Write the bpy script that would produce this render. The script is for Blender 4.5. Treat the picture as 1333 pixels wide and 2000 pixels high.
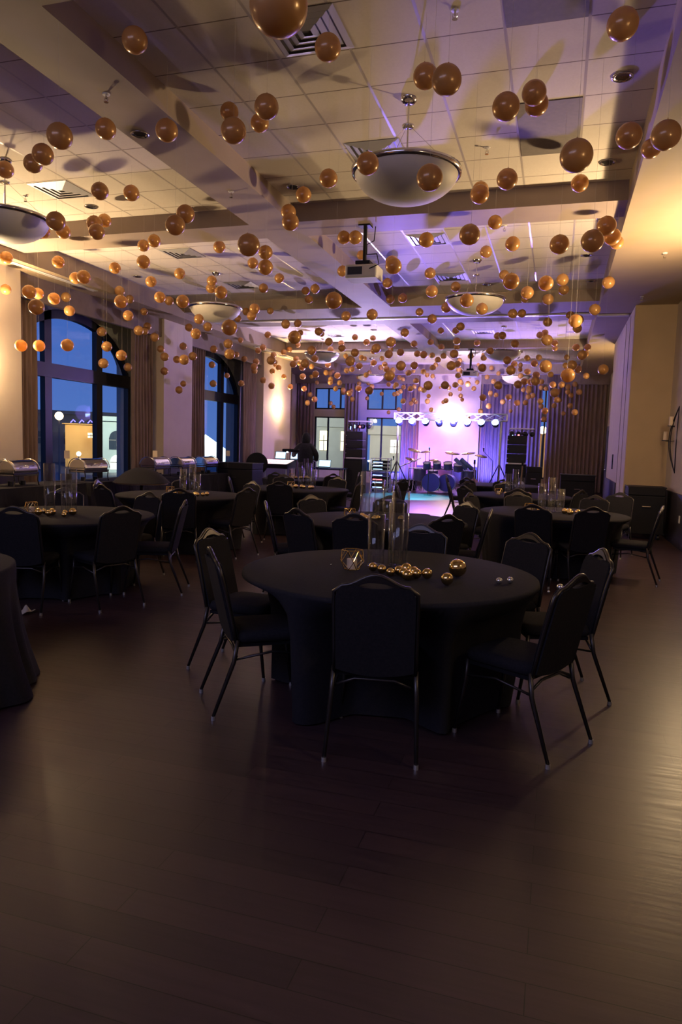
import bpy, bmesh, math, random
from mathutils import Vector, Matrix
PI = math.pi
random.seed(11)
for o in list(bpy.data.objects):
    bpy.data.objects.remove(o, do_unlink=True)
sc = bpy.context.scene
C = sc.collection

# ------------------------------------------------------------------ camera
cam_d = bpy.data.cameras.new('camera')
cam = bpy.data.objects.new('camera', cam_d)
C.objects.link(cam)
Fv = Vector((-0.2888213, 0.95254249, -0.09615123))
Rv = Vector((0.95570327, 0.2928035, 0.02995601))
Uv = Vector((-0.05668779, 0.08324011, 0.99491587))
M = Matrix((( Rv.x, Uv.x, -Fv.x, 0), (Rv.y, Uv.y, -Fv.y, 0), (Rv.z, Uv.z, -Fv.z, 1.55), (0, 0, 0, 1)))
cam.matrix_world = M
cam_d.sensor_fit = 'VERTICAL'
cam_d.sensor_height = 36.0
cam_d.lens = 36.0 * 1373.9 / 2000.0
cam_d.clip_start = 0.05
cam_d.clip_end = 600
sc.camera = cam

# ------------------------------------------------------------------ view
sc.view_settings.view_transform = 'Standard'
sc.view_settings.look = 'None'
sc.view_settings.gamma = 1
sc.view_settings.use_curve_mapping = False
sc.view_settings.exposure = 0.3

# ------------------------------------------------------------------ dusk sky
w = bpy.data.worlds.new('dusk')
sc.world = w
w.use_nodes = True
nt = w.node_tree
nt.nodes.clear()
out = nt.nodes.new('ShaderNodeOutputWorld')
bg = nt.nodes.new('ShaderNodeBackground')
tc = nt.nodes.new('ShaderNodeTexCoord')
sep = nt.nodes.new('ShaderNodeSeparateXYZ')
ramp = nt.nodes.new('ShaderNodeValToRGB')
ramp.color_ramp.elements[0].position = 0.0
ramp.color_ramp.elements[0].color = (0.075, 0.16, 0.46, 1)
ramp.color_ramp.elements[1].position = 0.30
ramp.color_ramp.elements[1].color = (0.02, 0.07, 0.36, 1)
nt.links.new(tc.outputs['Generated'], sep.inputs[0])
nt.links.new(sep.outputs['Z'], ramp.inputs[0])
nt.links.new(ramp.outputs[0], bg.inputs[0])
bg.inputs[1].default_value = 1.0
nt.links.new(bg.outputs[0], out.inputs[0])

# ------------------------------------------------------------------ lights
WARM = (1.0, 0.70, 0.38)
VIOLET = (0.13, 0.11, 1.0)
MAGENTA = (0.9, 0.2, 1.0)
CYAN = (0.15, 0.6, 1.0)
def aim(o, target):
    d = Vector(target) - o.location
    o.rotation_euler = d.to_track_quat('-Z', 'Y').to_euler()
def lamp(name, kind, loc, col, power, size=0.1, target=None, angle=60, blend=0.4, sx=None, sy=None):
    d = bpy.data.lights.new(name, kind)
    d.color = col
    d.energy = power
    if kind == 'AREA':
        if sx: d.shape = 'RECTANGLE'; d.size = sx; d.size_y = sy
        else: d.shape = 'DISK'; d.size = size
    else:
        d.shadow_soft_size = size
    if kind == 'SPOT':
        d.spot_size = math.radians(angle)
        d.spot_blend = blend
    o = bpy.data.objects.new(name, d)
    o.location = loc
    if target: aim(o, target)
    C.objects.link(o)
    return o
# sconce lamps: warm bulb in each open half shade (x, y, z, outward normal)
SCONCES = [(-8.90, 9.15, 2.72, (1, 0)), (-8.90, 22.02, 2.72, (1, 0)), (-4.12, 27.80, 2.72, (0, -1)),
           (1.95, 9.7, 2.72, (-1, 0)), (1.95, 2.6, 2.72, (-1, 0)), (-8.90, 2.6, 2.72, (1, 0)), (1.62, 20.5, 2.72, (-1, 0))]
SCP = [(85, 620), (60, 300), (55, 40), (75, 480), (6, 8), (3, 6), (40, 110)]
for (x, y, z, n), (pw, pu) in zip(SCONCES, SCP):
    lamp('sconce_bulb', 'POINT', (x + n[0] * .14, y + n[1] * .14, z + .02), WARM, pw, 0.09)
    lamp('sconce_uplight', 'SPOT', (x + n[0] * .14, y + n[1] * .14, z + .20), WARM, pu, 0.07, (x + n[0] * 1.6, y + n[1] * 1.6, z + 2.0), 150, .8)
# stage lamps
for k in range(8):
    fx = -5.20 + k * 0.455
    lamp('par_beam', 'SPOT', (fx, 23.52, 2.42), (.13, .09, 1.0), 620, 0.06, (fx + (fx + 4.1) * .5, 27.9, 1.2), 70, .7)
    lamp('par_spill', 'SPOT', (fx, 23.30, 2.45), (.30, .17, 1.0), 55, 0.3, (fx * 1.0, 13.5, 3.9), 90, .9)
for x in (-6.3, -5.7, -4.9, -3.3, -2.5, -2.0):
    lamp('curtain_wash', 'SPOT', (x, 26.6, 0.15), (.10, .10, 1.0) if x != -4.9 else MAGENTA, 520 if x != -4.9 else 150, 0.06, (x, 28.0, 1.6), 100, .7)
lamp('stage_wash', 'SPOT', (-4.1, 24.2, 2.6), (.80, .25, 1.0), 520, 0.1, (-4.1, 27.9, 1.45), 50, .7)
lamp('floor_cyan', 'SPOT', (-4.4, 22.2, 2.6), (.06, .75, 1.0), 3000, 0.08, (-4.3, 21.6, 0), 62, .5)
lamp('floor_magenta', 'SPOT', (-4.0, 22.0, 2.5), (.75, .25, 1), 300, 0.08, (-3.5, 18.9, 0), 60, .6)
# moving heads at the side bars, plus added violet washes without a fixture
lamp('violet_spot', 'SPOT', (-6.0, 22.2, 2.4), (.22, .14, 1.0), 9000, 0.05, (-1.3, 9.4, 4.48), 11, .6)
lamp('violet_spot', 'SPOT', (-1.1, 22.8, 2.4), VIOLET, 2200, 0.05, (-3.9, 12.2, 4.5), 20, .7)
lamp('violet_spot', 'SPOT', (-1.1, 22.8, 2.4), (.35, .22, 1.0), 800, 0.05, (-1.2, 18.6, 4.7), 70, .7)
lamp('violet_spot', 'SPOT', (-6.0, 22.2, 2.4), (.72, .55, 1.0), 1500, 0.05, (-6.2, 19.0, 4.7), 80, .7)
lamp('violet_spot', 'SPOT', (-3.0, 23.4, 2.4), (.5, .30, 1.0), 800, 0.05, (-9.0, 15.8, 2.6), 24, .8)
lamp('violet_spot', 'SPOT', (-6.0, 22.2, 2.4), (.4, .22, 1.0), 420, 0.05, (1.3, 17.5, 2.2), 36, .8)
lamp('violet_spot', 'SPOT', (-4.4, 21.0, 2.2), (.50, .28, 1.0), 420, 0.05, (-9.0, 22.0, 2.0), 50, .8)  # added wash that turns the left pier violet, clear of the bars
lamp('violet_spot', 'SPOT', (-4.2, 23.0, 2.4), (.35, .22, 1.0), 1000, 0.05, (-8.6, 28.0, 2.6), 70, .8)  # added wash to colour the left end wall, no fixture here
lamp('violet_spot', 'SPOT', (-3.0, 22.6, 2.4), (.8, .6, 1.0), 900, 0.05, (-3.5, 26.0, 4.7), 110, .9)
lamp('room_fill', 'AREA', (-3.5, -1.5, 4.2), (.50, .52, 1.0), 95, target=(-3.0, 3.6, 0), sx=6, sy=2)  # added bluish fill behind the camera, no fixture; lifts the dark areas
# added spots brightening the outside facades and ground, apart from the street lamps
for loc, col, pw, tg, an in [((-31.5, 44.5, 5.0), (.85, 1, .85), 5200, (-35.0, 53.5, .5), 75), ((-42.5, 55.5, 4.0), (1, .85, .55), 1500, (-45.2, 60.0, 1.2), 60),
                             ((-47.0, 56.0, 5.0), (1, .8, .6), 500, (-53.0, 69.0, 1.0), 80), ((-22.0, 58.0, 4.0), (.85, 1, .9), 3800, (-22.5, 67.0, 1.0), 90),
                             ((-12.5, 60.0, 4.0), (1, .97, .85), 4600, (-12.5, 69.5, 1.0), 90), ((-.5, 52.0, 4.0), (1, .8, .5), 1500, (-.5, 60.0, 1.0), 60),
                             ((-21.0, 38.0, 4.5), (.8, 1, .95), 900, (-20.0, 38.5, -1.5), 120)]:
    lamp('facade_fill', 'SPOT', loc, col, pw, 0.3, tg, an, .6)

# ------------------------------------------------------------------ materials
MATS = {}
def mat(name, col, rough=.6, metal=0.0, emit=None, es=0.0, trans=0.0, spec=.5, coat=0.0, sheen=0.0):
    if name in MATS: return MATS[name]
    m = bpy.data.materials.new(name)
    m.use_nodes = True
    b = m.node_tree.nodes['Principled BSDF']
    b.inputs['Base Color'].default_value = (*col, 1)
    b.inputs['Roughness'].default_value = rough
    b.inputs['Metallic'].default_value = metal
    b.inputs['Specular IOR Level'].default_value = spec
    b.inputs['Coat Weight'].default_value = coat
    b.inputs['Sheen Weight'].default_value = sheen
    b.inputs['Transmission Weight'].default_value = trans
    if emit:
        b.inputs['Emission Color'].default_value = (*emit, 1)
        b.inputs['Emission Strength'].default_value = es
    MATS[name] = m
    return m
def noisy(name, c1, c2, scale=(1, 1, 1), ns=4.0, rough=.7, bump=0.0, metal=0.0, detail=4.0, coord='Object', spec=.5):
    if name in MATS: return MATS[name]
    m = mat(name, c1, rough, metal, spec=spec)
    t = m.node_tree; N = t.nodes; L = t.links
    b = N['Principled BSDF']
    tc = N.new('ShaderNodeTexCoord'); mp = N.new('ShaderNodeMapping')
    mp.inputs['Scale'].default_value = scale
    n = N.new('ShaderNodeTexNoise'); n.inputs['Scale'].default_value = ns; n.inputs['Detail'].default_value = detail
    r = N.new('ShaderNodeValToRGB')
    r.color_ramp.elements[0].color = (*c1, 1); r.color_ramp.elements[1].color = (*c2, 1)
    r.color_ramp.elements[0].position = .3; r.color_ramp.elements[1].position = .7
    L.new(tc.outputs[coord], mp.inputs[0]); L.new(mp.outputs[0], n.inputs[0]); L.new(n.outputs[0], r.inputs[0])
    L.new(r.outputs[0], b.inputs['Base Color'])
    if bump:
        bp = N.new('ShaderNodeBump'); bp.inputs['Strength'].default_value = bump; bp.inputs['Distance'].default_value = .01
        L.new(n.outputs[0], bp.inputs['Height']); L.new(bp.outputs[0], b.inputs['Normal'])
    return m
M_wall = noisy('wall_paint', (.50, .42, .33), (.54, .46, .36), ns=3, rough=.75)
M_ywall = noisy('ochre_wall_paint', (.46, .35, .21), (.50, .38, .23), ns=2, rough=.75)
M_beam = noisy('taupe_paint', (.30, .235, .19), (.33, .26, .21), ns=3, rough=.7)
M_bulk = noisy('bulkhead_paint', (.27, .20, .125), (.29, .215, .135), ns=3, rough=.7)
M_curt = noisy('curtain_fabric', (.17, .12, .10), (.24, .17, .14), scale=(1, 1, .15), ns=14, rough=.85)
M_pelmet = noisy('pelmet_fabric', (.17, .125, .10), (.20, .15, .12), ns=6, rough=.85)
M_wains = noisy('dark_wainscot', (.018, .015, .016), (.028, .022, .022), scale=(1, 1, .3), ns=8, rough=.5)
M_cloth = noisy('black_cloth', (.020, .020, .026), (.026, .025, .032), ns=60, rough=.9, bump=.1, spec=.15)
M_seat = noisy('charcoal_upholstery', (.017, .017, .022), (.024, .023, .028), ns=80, rough=.95, bump=.15, spec=.15)
M_frame = mat('chair_tube', (.075, .068, .068), .34, .8)
M_glide = mat('glide_metal', (.6, .6, .6), .35, .7)
M_black = mat('black_plastic', (.010, .010, .014), .55, spec=.2)
M_blackm = mat('black_metal', (.02, .02, .022), .4, .6)
M_chrome = mat('chrome', (.75, .74, .72), .12, 1.0)
M_alu = mat('truss_aluminium', (.62, .62, .66), .45, .5)
M_bowl = mat('frosted_bowl', (.62, .58, .52), .55, spec=.4)
M_white = mat('white_plastic', (.6, .58, .55), .5)
M_bronze = mat('bronze_window_frame', (.012, .013, .017), .4, .2)
M_reveal = noisy('exterior_stucco', (.36, .38, .33), (.42, .44, .38), ns=8, rough=.9)
M_candle = mat('candle_wax', (.75, .62, .45), .6)
M_tilebar = mat('tile_bar', (.45, .42, .40), .35, .3)
M_dtile = noisy('dark_tile', (.16, .14, .13), (.19, .165, .15), ns=20, rough=.8)
M_ventback = mat('vent_backing', (.16, .15, .15), .5, .3)
M_lens_off = mat('downlight_inner', (.08, .08, .08), .2, .8)
M_shade = mat('sconce_glass', (.9, .8, .6), .5, emit=(1, .78, .42), es=16)
M_par = mat('par_lens_lit', (.6, .7, 1), .3, emit=(.35, .55, 1.0), es=30)
M_parblue = mat('par_can_blue', (.05, .06, .2), .4, .5)
M_red = mat('red_led', (.8, .1, .1), .4, emit=(1, .1, .12), es=7)
M_bluel = mat('blue_led', (.2, .3, 1), .4, emit=(.25, .45, 1.0), es=6)
M_screen = mat('lit_screen', (.5, .7, .9), .3, emit=(.45, .75, 1.0), es=1.6)
M_console = mat('lit_console', (.8, .6, .7), .4, emit=(1.0, .62, .72), es=1.5)
M_star = mat('work_lamp_lens', (.8, .8, 1), .3, emit=(.7, .75, 1.0), es=60)
M_cym = mat('cymbal_bronze', (.75, .6, .35), .25, 1.0)
M_drum = mat('drum_shell', (.10, .10, .30), .3, .2)
M_head = mat('drum_head', (.5, .55, .75), .4)
M_skin = mat('skin', (.35, .22, .16), .6)
M_hood = noisy('black_hoodie', (.012, .012, .015), (.02, .02, .024), ns=30, rough=.9)
M_knot = mat('balloon_knot', (.50, .24, .07), .4)
M_string = mat('clear_thread', (.5, .45, .4), .4)
M_towel = mat('white_napkin', (.55, .52, .5), .9)
M_walnut = mat('table_wood', (.20, .13, .08), .5)
M_ground = noisy('street_asphalt', (.05, .05, .055), (.08, .08, .08), ns=.4, rough=.6)
def glass(name, tint=(1, 1, 1), refl=1.0):
    m = bpy.data.materials.new(name); m.use_nodes = True
    t = m.node_tree; N = t.nodes; L = t.links; N.clear()
    o = N.new('ShaderNodeOutputMaterial'); mx = N.new('ShaderNodeMixShader')
    tr = N.new('ShaderNodeBsdfTransparent'); tr.inputs[0].default_value = (*tint, 1)
    gl = N.new('ShaderNodeBsdfGlossy'); gl.inputs['Roughness'].default_value = .03
    fr = N.new('ShaderNodeLayerWeight'); fr.inputs[0].default_value = .5
    pw = N.new('ShaderNodeMath'); pw.operation = 'POWER'; pw.inputs[1].default_value = 4.5
    L.new(fr.outputs['Facing'], pw.inputs[0])
    mu = N.new('ShaderNodeMath'); mu.operation = 'MULTIPLY_ADD'; mu.inputs[1].default_value = .8 * refl; mu.inputs[2].default_value = .035 * refl
    L.new(pw.outputs[0], mu.inputs[0]); L.new(mu.outputs[0], mx.inputs[0])
    L.new(tr.outputs[0], mx.inputs[1]); L.new(gl.outputs[0], mx.inputs[2]); L.new(mx.outputs[0], o.inputs[0])
    return m
M_glass = glass('window_glass', (.93, .95, .97), 1.0)
M_vase = glass('vase_glass', (.93, .94, .95), 1.6)
def balloon_mat():
    m = mat('gold_pearl_latex', (.54, .305, .11), .26, .22, coat=.5)
    t = m.node_tree; N = t.nodes; L = t.links
    b = N['Principled BSDF']
    tl = N.new('ShaderNodeBsdfTranslucent'); tl.inputs[0].default_value = (.85, .50, .15, 1)
    mx = N.new('ShaderNodeMixShader'); mx.inputs[0].default_value = .30
    o = N['Material Output']
    L.new(b.outputs[0], mx.inputs[1]); L.new(tl.outputs[0], mx.inputs[2]); L.new(mx.outputs[0], o.inputs[0])
    return m
M_balloon = balloon_mat()
def ball_mat():
    return mat('mercury_gold_glass', (.85, .62, .25), .12, 1.0)
M_ball = ball_mat()
M_ballc = mat('clear_silver_glass', (.75, .74, .70), .15, .9)
def floor_mat():
    m = mat('dark_wood_planks', (.04, .02, .015), .3, spec=.5)
    t = m.node_tree; N = t.nodes; L = t.links; b = N['Principled BSDF']
    tc = N.new('ShaderNodeTexCoord')
    br = N.new('ShaderNodeTexBrick')
    br.inputs['Scale'].default_value = 1.0
    br.inputs['Brick Width'].default_value = 1.3; br.inputs['Row Height'].default_value = .125
    br.inputs['Mortar Size'].default_value = .0016
    br.inputs['Color1'].default_value = (.060, .035, .042, 1)
    br.inputs['Color2'].default_value = (.040, .025, .033, 1)
    br.inputs['Mortar'].default_value = (.012, .008, .008, 1)
    mp = N.new('ShaderNodeMapping'); mp.inputs['Scale'].default_value = (.9, 14, 1)
    n = N.new('ShaderNodeTexNoise'); n.inputs['Scale'].default_value = 3; n.inputs['Detail'].default_value = 6
    mx = N.new('ShaderNodeMixRGB'); mx.blend_type = 'MULTIPLY'; mx.inputs[0].default_value = .7
    r = N.new('ShaderNodeValToRGB'); r.color_ramp.elements[0].color = (.5, .5, .5, 1); r.color_ramp.elements[1].color = (1.3, 1.25, 1.2, 1)
    L.new(tc.outputs['Object'], br.inputs[0]); L.new(tc.outputs['Object'], mp.inputs[0]); L.new(mp.outputs[0], n.inputs[0])
    L.new(n.outputs[0], r.inputs[0]); L.new(br.outputs[0], mx.inputs[1]); L.new(r.outputs[0], mx.inputs[2])
    L.new(mx.outputs[0], b.inputs['Base Color'])
    r2 = N.new('ShaderNodeMapRange'); r2.inputs[3].default_value = .24; r2.inputs[4].default_value = .46
    L.new(n.outputs[0], r2.inputs[0]); L.new(r2.outputs[0], b.inputs['Roughness'])
    bp = N.new('ShaderNodeBump'); bp.inputs['Strength'].default_value = .12; bp.inputs['Distance'].default_value = .004
    L.new(n.outputs[0], bp.inputs['Height']); L.new(bp.outputs[0], b.inputs['Normal'])
    return m
M_floor = floor_mat()
def tile_mat(name, ox, oy):
    # 0.61 m lay-in tiles: pale bars run away from the camera, thin dark joints run across
    m = mat(name, (.62, .56, .49), .85)
    t = m.node_tree; N = t.nodes; L = t.links; b = N['Principled BSDF']
    tc = N.new('ShaderNodeTexCoord'); s = N.new('ShaderNodeSeparateXYZ'); L.new(tc.outputs['Object'], s.inputs[0])
    def line(sock, off, w):
        a = N.new('ShaderNodeMath'); a.operation = 'SUBTRACT'; a.inputs[1].default_value = off; L.new(sock, a.inputs[0])
        d = N.new('ShaderNodeMath'); d.operation = 'DIVIDE'; d.inputs[1].default_value = .61; L.new(a.outputs[0], d.inputs[0])
        p = N.new('ShaderNodeMath'); p.operation = 'PINGPONG'; p.inputs[1].default_value = .5; L.new(d.outputs[0], p.inputs[0])
        c = N.new('ShaderNodeMath'); c.operation = 'LESS_THAN'; c.inputs[1].default_value = w; L.new(p.outputs[0], c.inputs[0])
        return c.outputs[0]
    lx = line(s.outputs['X'], ox, .020); ly = line(s.outputs['Y'], oy, .010)
    n = N.new('ShaderNodeTexNoise'); n.inputs['Scale'].default_value = 45; n.inputs['Detail'].default_value = 5
    L.new(tc.outputs['Object'], n.inputs[0])
    r = N.new('ShaderNodeValToRGB'); r.color_ramp.elements[0].color = (.58, .52, .45, 1); r.color_ramp.elements[1].color = (.66, .60, .53, 1)
    L.new(n.outputs[0], r.inputs[0])
    m1 = N.new('ShaderNodeMixRGB'); m1.inputs[2].default_value = (.17, .13, .10, 1); L.new(r.outputs[0], m1.inputs[1]); L.new(ly, m1.inputs[0])
    m2 = N.new('ShaderNodeMixRGB'); m2.inputs[2].default_value = (.44, .39, .36, 1); L.new(m1.outputs[0], m2.inputs[1]); L.new(lx, m2.inputs[0])
    L.new(m2.outputs[0], b.inputs['Base Color'])
    rr = N.new('ShaderNodeMapRange'); rr.inputs[3].default_value = .85; rr.inputs[4].default_value = .3; L.new(lx, rr.inputs[0]); L.new(rr.outputs[0], b.inputs['Roughness'])
    return m

# ------------------------------------------------------------------ mesh helpers
class MB:
    def __init__(s): s.v = []; s.f = []
    def box(s, x0, x1, y0, y1, z0, z1):
        b = len(s.v)
        s.v += [(x, y, z) for x in (x0, x1) for y in (y0, y1) for z in (z0, z1)]
        s.f += [tuple(b + i for i in q) for q in ((0, 1, 3, 2), (4, 6, 7, 5), (0, 4, 5, 1), (2, 3, 7, 6), (0, 2, 6, 4), (1, 5, 7, 3))]
        return s
    def quad(s, *p):
        b = len(s.v); s.v += [tuple(q) for q in p]; s.f.append(tuple(range(b, b + len(p)))); return s
    def tube(s, pts, r, n=8, cap=True, radii=None):
        pts = [Vector(p) for p in pts]; b = len(s.v)
        up = None
        for i, p in enumerate(pts):
            d = (pts[min(i + 1, len(pts) - 1)] - pts[max(i - 1, 0)]).normalized()
            if up is None:
                up = Vector((0, 0, 1)) if abs(d.z) < .9 else Vector((1, 0, 0))
            a = d.cross(up).normalized(); c = a.cross(d).normalized(); up = c
            rr = radii[i] if radii else r
            for k in range(n):
                t = 2 * PI * k / n
                s.v.append(tuple(p + a * (rr * math.cos(t)) + c * (rr * math.sin(t))))
        for i in range(len(pts) - 1):
            for k in range(n):
                s.f.append((b + i * n + k, b + i * n + (k + 1) % n, b + (i + 1) * n + (k + 1) % n, b + (i + 1) * n + k))
        if cap:
            s.f.append(tuple(b + k for k in range(n))[::-1]); e = b + (len(pts) - 1) * n
            s.f.append(tuple(e + k for k in range(n)))
        return s
    def cyl(s, p0, p1, r0, r1=None, n=16): return s.tube([p0, p1], r0, n, True, [r0, r0 if r1 is None else r1])
    def lathe(s, prof, c=(0, 0, 0), n=32, axis='z'):
        b = len(s.v)
        for r, z in prof:
            for k in range(n):
                t = 2 * PI * k / n
                q = (r * math.cos(t), r * math.sin(t), z)
                if axis == 'y': q = (q[0], q[2], q[1])
                if axis == 'x': q = (q[2], q[0], q[1])
                s.v.append((c[0] + q[0], c[1] + q[1], c[2] + q[2]))
        for i in range(len(prof) - 1):
            for k in range(n):
                s.f.append((b + i * n + k, b + i * n + (k + 1) % n, b + (i + 1) * n + (k + 1) % n, b + (i + 1) * n + k))
        return s
    def ball(s, c, r, n=12, sz=1.0):
        prof = [(max(r * math.sin(PI * i / n), 1e-4), -r * sz * math.cos(PI * i / n)) for i in range(n + 1)]
        return s.lathe(prof, c, n * 2)
    def strip(s, cols, y0, y1, f=None):
        # closed solid between lower and upper curve: cols = [(x, zlo, zhi)], thickness y0..y1
        b = len(s.v); f = f or (lambda x, y, z: (x, y, z))
        for x, lo, hi in cols:
            s.v += [f(x, y0, lo), f(x, y0, hi), f(x, y1, hi), f(x, y1, lo)]
        for i in range(len(cols) - 1):
            a = b + 4 * i; c = a + 4
            for q in range(4):
                s.f.append((a + q, a + (q + 1) % 4, c + (q + 1) % 4, c + q))
        s.f.append((b, b + 3, b + 2, b + 1)); e = b + 4 * (len(cols) - 1); s.f.append((e, e + 1, e + 2, e + 3))
        return s
    def build(s, name, m, parent=None, smooth=False, bevel=0.0, loc=None, link=True):
        me = bpy.data.meshes.new(name); me.from_pydata(s.v, [], s.f); me.update()
        bm = bmesh.new(); bm.from_mesh(me); bmesh.ops.recalc_face_normals(bm, faces=bm.faces)
        bm.to_mesh(me); bm.free()
        me.materials.append(m)
        o = bpy.data.objects.new(name, me)
        if smooth: me.polygons.foreach_set('use_smooth', [True] * len(me.polygons))
        if bevel:
            md = o.modifiers.new('bevel', 'BEVEL'); md.width = bevel; md.segments = 2; md.limit_method = 'ANGLE'
        if parent: o.parent = parent
        if loc: o.location = loc
        C.objects.link(o)
        return o
def tag(o, label=None, cat=None, group=None, kind=None):
    if label: o['label'] = label
    if cat: o['category'] = cat
    if group: o['group'] = group
    if kind: o['kind'] = kind
    return o
def thing(name, label, cat, loc=(0, 0, 0), rz=0, group=None):
    o = bpy.data.objects.new(name, None); C.objects.link(o)
    o.location = loc; o.rotation_euler = (0, 0, rz); o.empty_display_size = .2
    return tag(o, label, cat, group)
def struct(name, mb, m, parent=None, **k):
    o = mb.build(name, m, parent, **k)
    if not parent: o['kind'] = 'structure'
    return o
def copy_tree(o, parent=None):
    c = o.copy(); C.objects.link(c)
    if parent: c.parent = parent
    for ch in list(o.children): copy_tree(ch, c)
    return c

# ================================================================== SETTING
CZ = 4.72; BZ = 4.49; KZ = 4.35
XR = .63; XL = -8.5           # bulkhead faces
struct('floor', MB().box(-11, 2.2, -2.2, 28.6, -.12, 0), M_floor)
bays = [(-2.2, 3.66), (4.3, 9.12), (9.75, 14.95), (17.03, 21.4), (22.0, 27.4)]
mr = tile_mat('ceiling_tiles_right', -2.998, 5.738)
ml = tile_mat('ceiling_tiles_left', -4.8025, 6.437)
b = MB()
for a, c in bays: b.box(-3.57, XR, a, c, CZ, CZ + .05)
struct('ceiling', b, mr)
b = MB()
for a, c in bays: b.box(XL, -4.2, a, c, CZ, CZ + .05)
struct('ceiling_left', b, ml)
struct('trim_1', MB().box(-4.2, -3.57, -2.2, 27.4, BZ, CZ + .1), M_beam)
beams = [(3.66, 4.3), (9.12, 9.75), (14.95, 17.03), (21.4, 22.0)]
n = 2
for a, c in beams:
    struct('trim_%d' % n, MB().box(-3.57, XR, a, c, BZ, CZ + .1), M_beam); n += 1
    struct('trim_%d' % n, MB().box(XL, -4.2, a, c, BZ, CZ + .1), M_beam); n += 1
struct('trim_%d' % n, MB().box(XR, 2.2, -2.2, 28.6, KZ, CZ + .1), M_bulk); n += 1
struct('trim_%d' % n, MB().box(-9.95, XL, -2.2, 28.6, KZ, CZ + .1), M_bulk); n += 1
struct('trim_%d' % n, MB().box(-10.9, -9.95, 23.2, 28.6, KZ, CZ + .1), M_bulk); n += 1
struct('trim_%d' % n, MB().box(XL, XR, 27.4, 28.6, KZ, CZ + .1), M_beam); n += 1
# partition track
b = MB(); b.box(-8.95, 1.26, 16.0, 16.03, KZ - .05, BZ); b.box(-8.95, 1.26, 16.12, 16.15, KZ - .05, BZ)
struct('trim_%d' % n, MB().box(-8.4, .6, 16.18, 16.30, BZ - .03, BZ), M_alu); n += 1
struct('trim_%d' % n, MB().box(.64, 1.24, 15.62, 15.74, KZ - .03, KZ), M_alu); n += 1
# right wall, storage box for the folding partition, far right wall
struct('wall_right', MB().box(2.02, 2.2, -2.2, 14.75, 0, KZ), M_wall)
struct('wall_right_pier', MB().box(1.28, 2.02, 14.75, 14.9, 0, KZ), M_ywall)
struct('wall_right_partition', MB().box(1.28, 2.02, 14.9, 19.9, 0, KZ), M_wall)
struct('wall_right_far', MB().box(1.72, 2.2, 19.9, 28.6, 0, KZ), M_wall)
struct('wall_near', MB().box(-11, 2.2, -2.35, -2.2, 0, CZ + .1), M_wall)
b = MB(); b.box(1.99, 2.02, -2.2, 14.72, 0, .88)
struct('baseboard_right', b, M_wains)
struct('baseboard_pier', MB().box(1.30, 1.99, 14.71, 14.75, 0, .90), M_wains)
struct('baseboard_partition', MB().box(1.26, 1.28, 16.6, 19.9, 0, .88), M_wains)
struct('baseboard_far', MB().box(1.69, 1.72, 23.6, 28.0, 0, .88), M_wains)
# handle plates and stiles on the stacked partition panels
b = MB()
for y in (15.6, 16.5): b.box(1.272, 1.28, y, y + .012, 0.1, 4.3)
struct('trim_%d' % n, b, M_beam); n += 1
pl = MB().box(1.262, 1.28, 17.85, 18.0, 1.15, 1.5).build('wall_plate', M_black, bevel=.004); tag(pl, 'dark slim control plate on the violet lit partition wall', 'wall plate')
# far right door
bd = MB(); bd.strip([(21.5, 0, 2.34), (23.5, 0, 2.34)], -.02, .02, lambda y, t_, z: (1.66 - (y - 21.5) * .095 + t_, y, z))
dr = struct('door_1', bd, mat('dark_door', (.030, .024, .028), .45))
bd = MB(); bd.strip([(21.8, .95, 2.2), (23.25, .95, 2.2)], -.03, -.018, lambda y, t_, z: (1.66 - (y - 21.5) * .095 + t_, y, z)); bd.build('door_window', M_black, dr)
MB().tube([(1.47, 23.36, 1.0), (1.41, 23.36, 1.0), (1.42, 23.2, 1.0)], .014).build('door_handle', M_chrome, dr)

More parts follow.
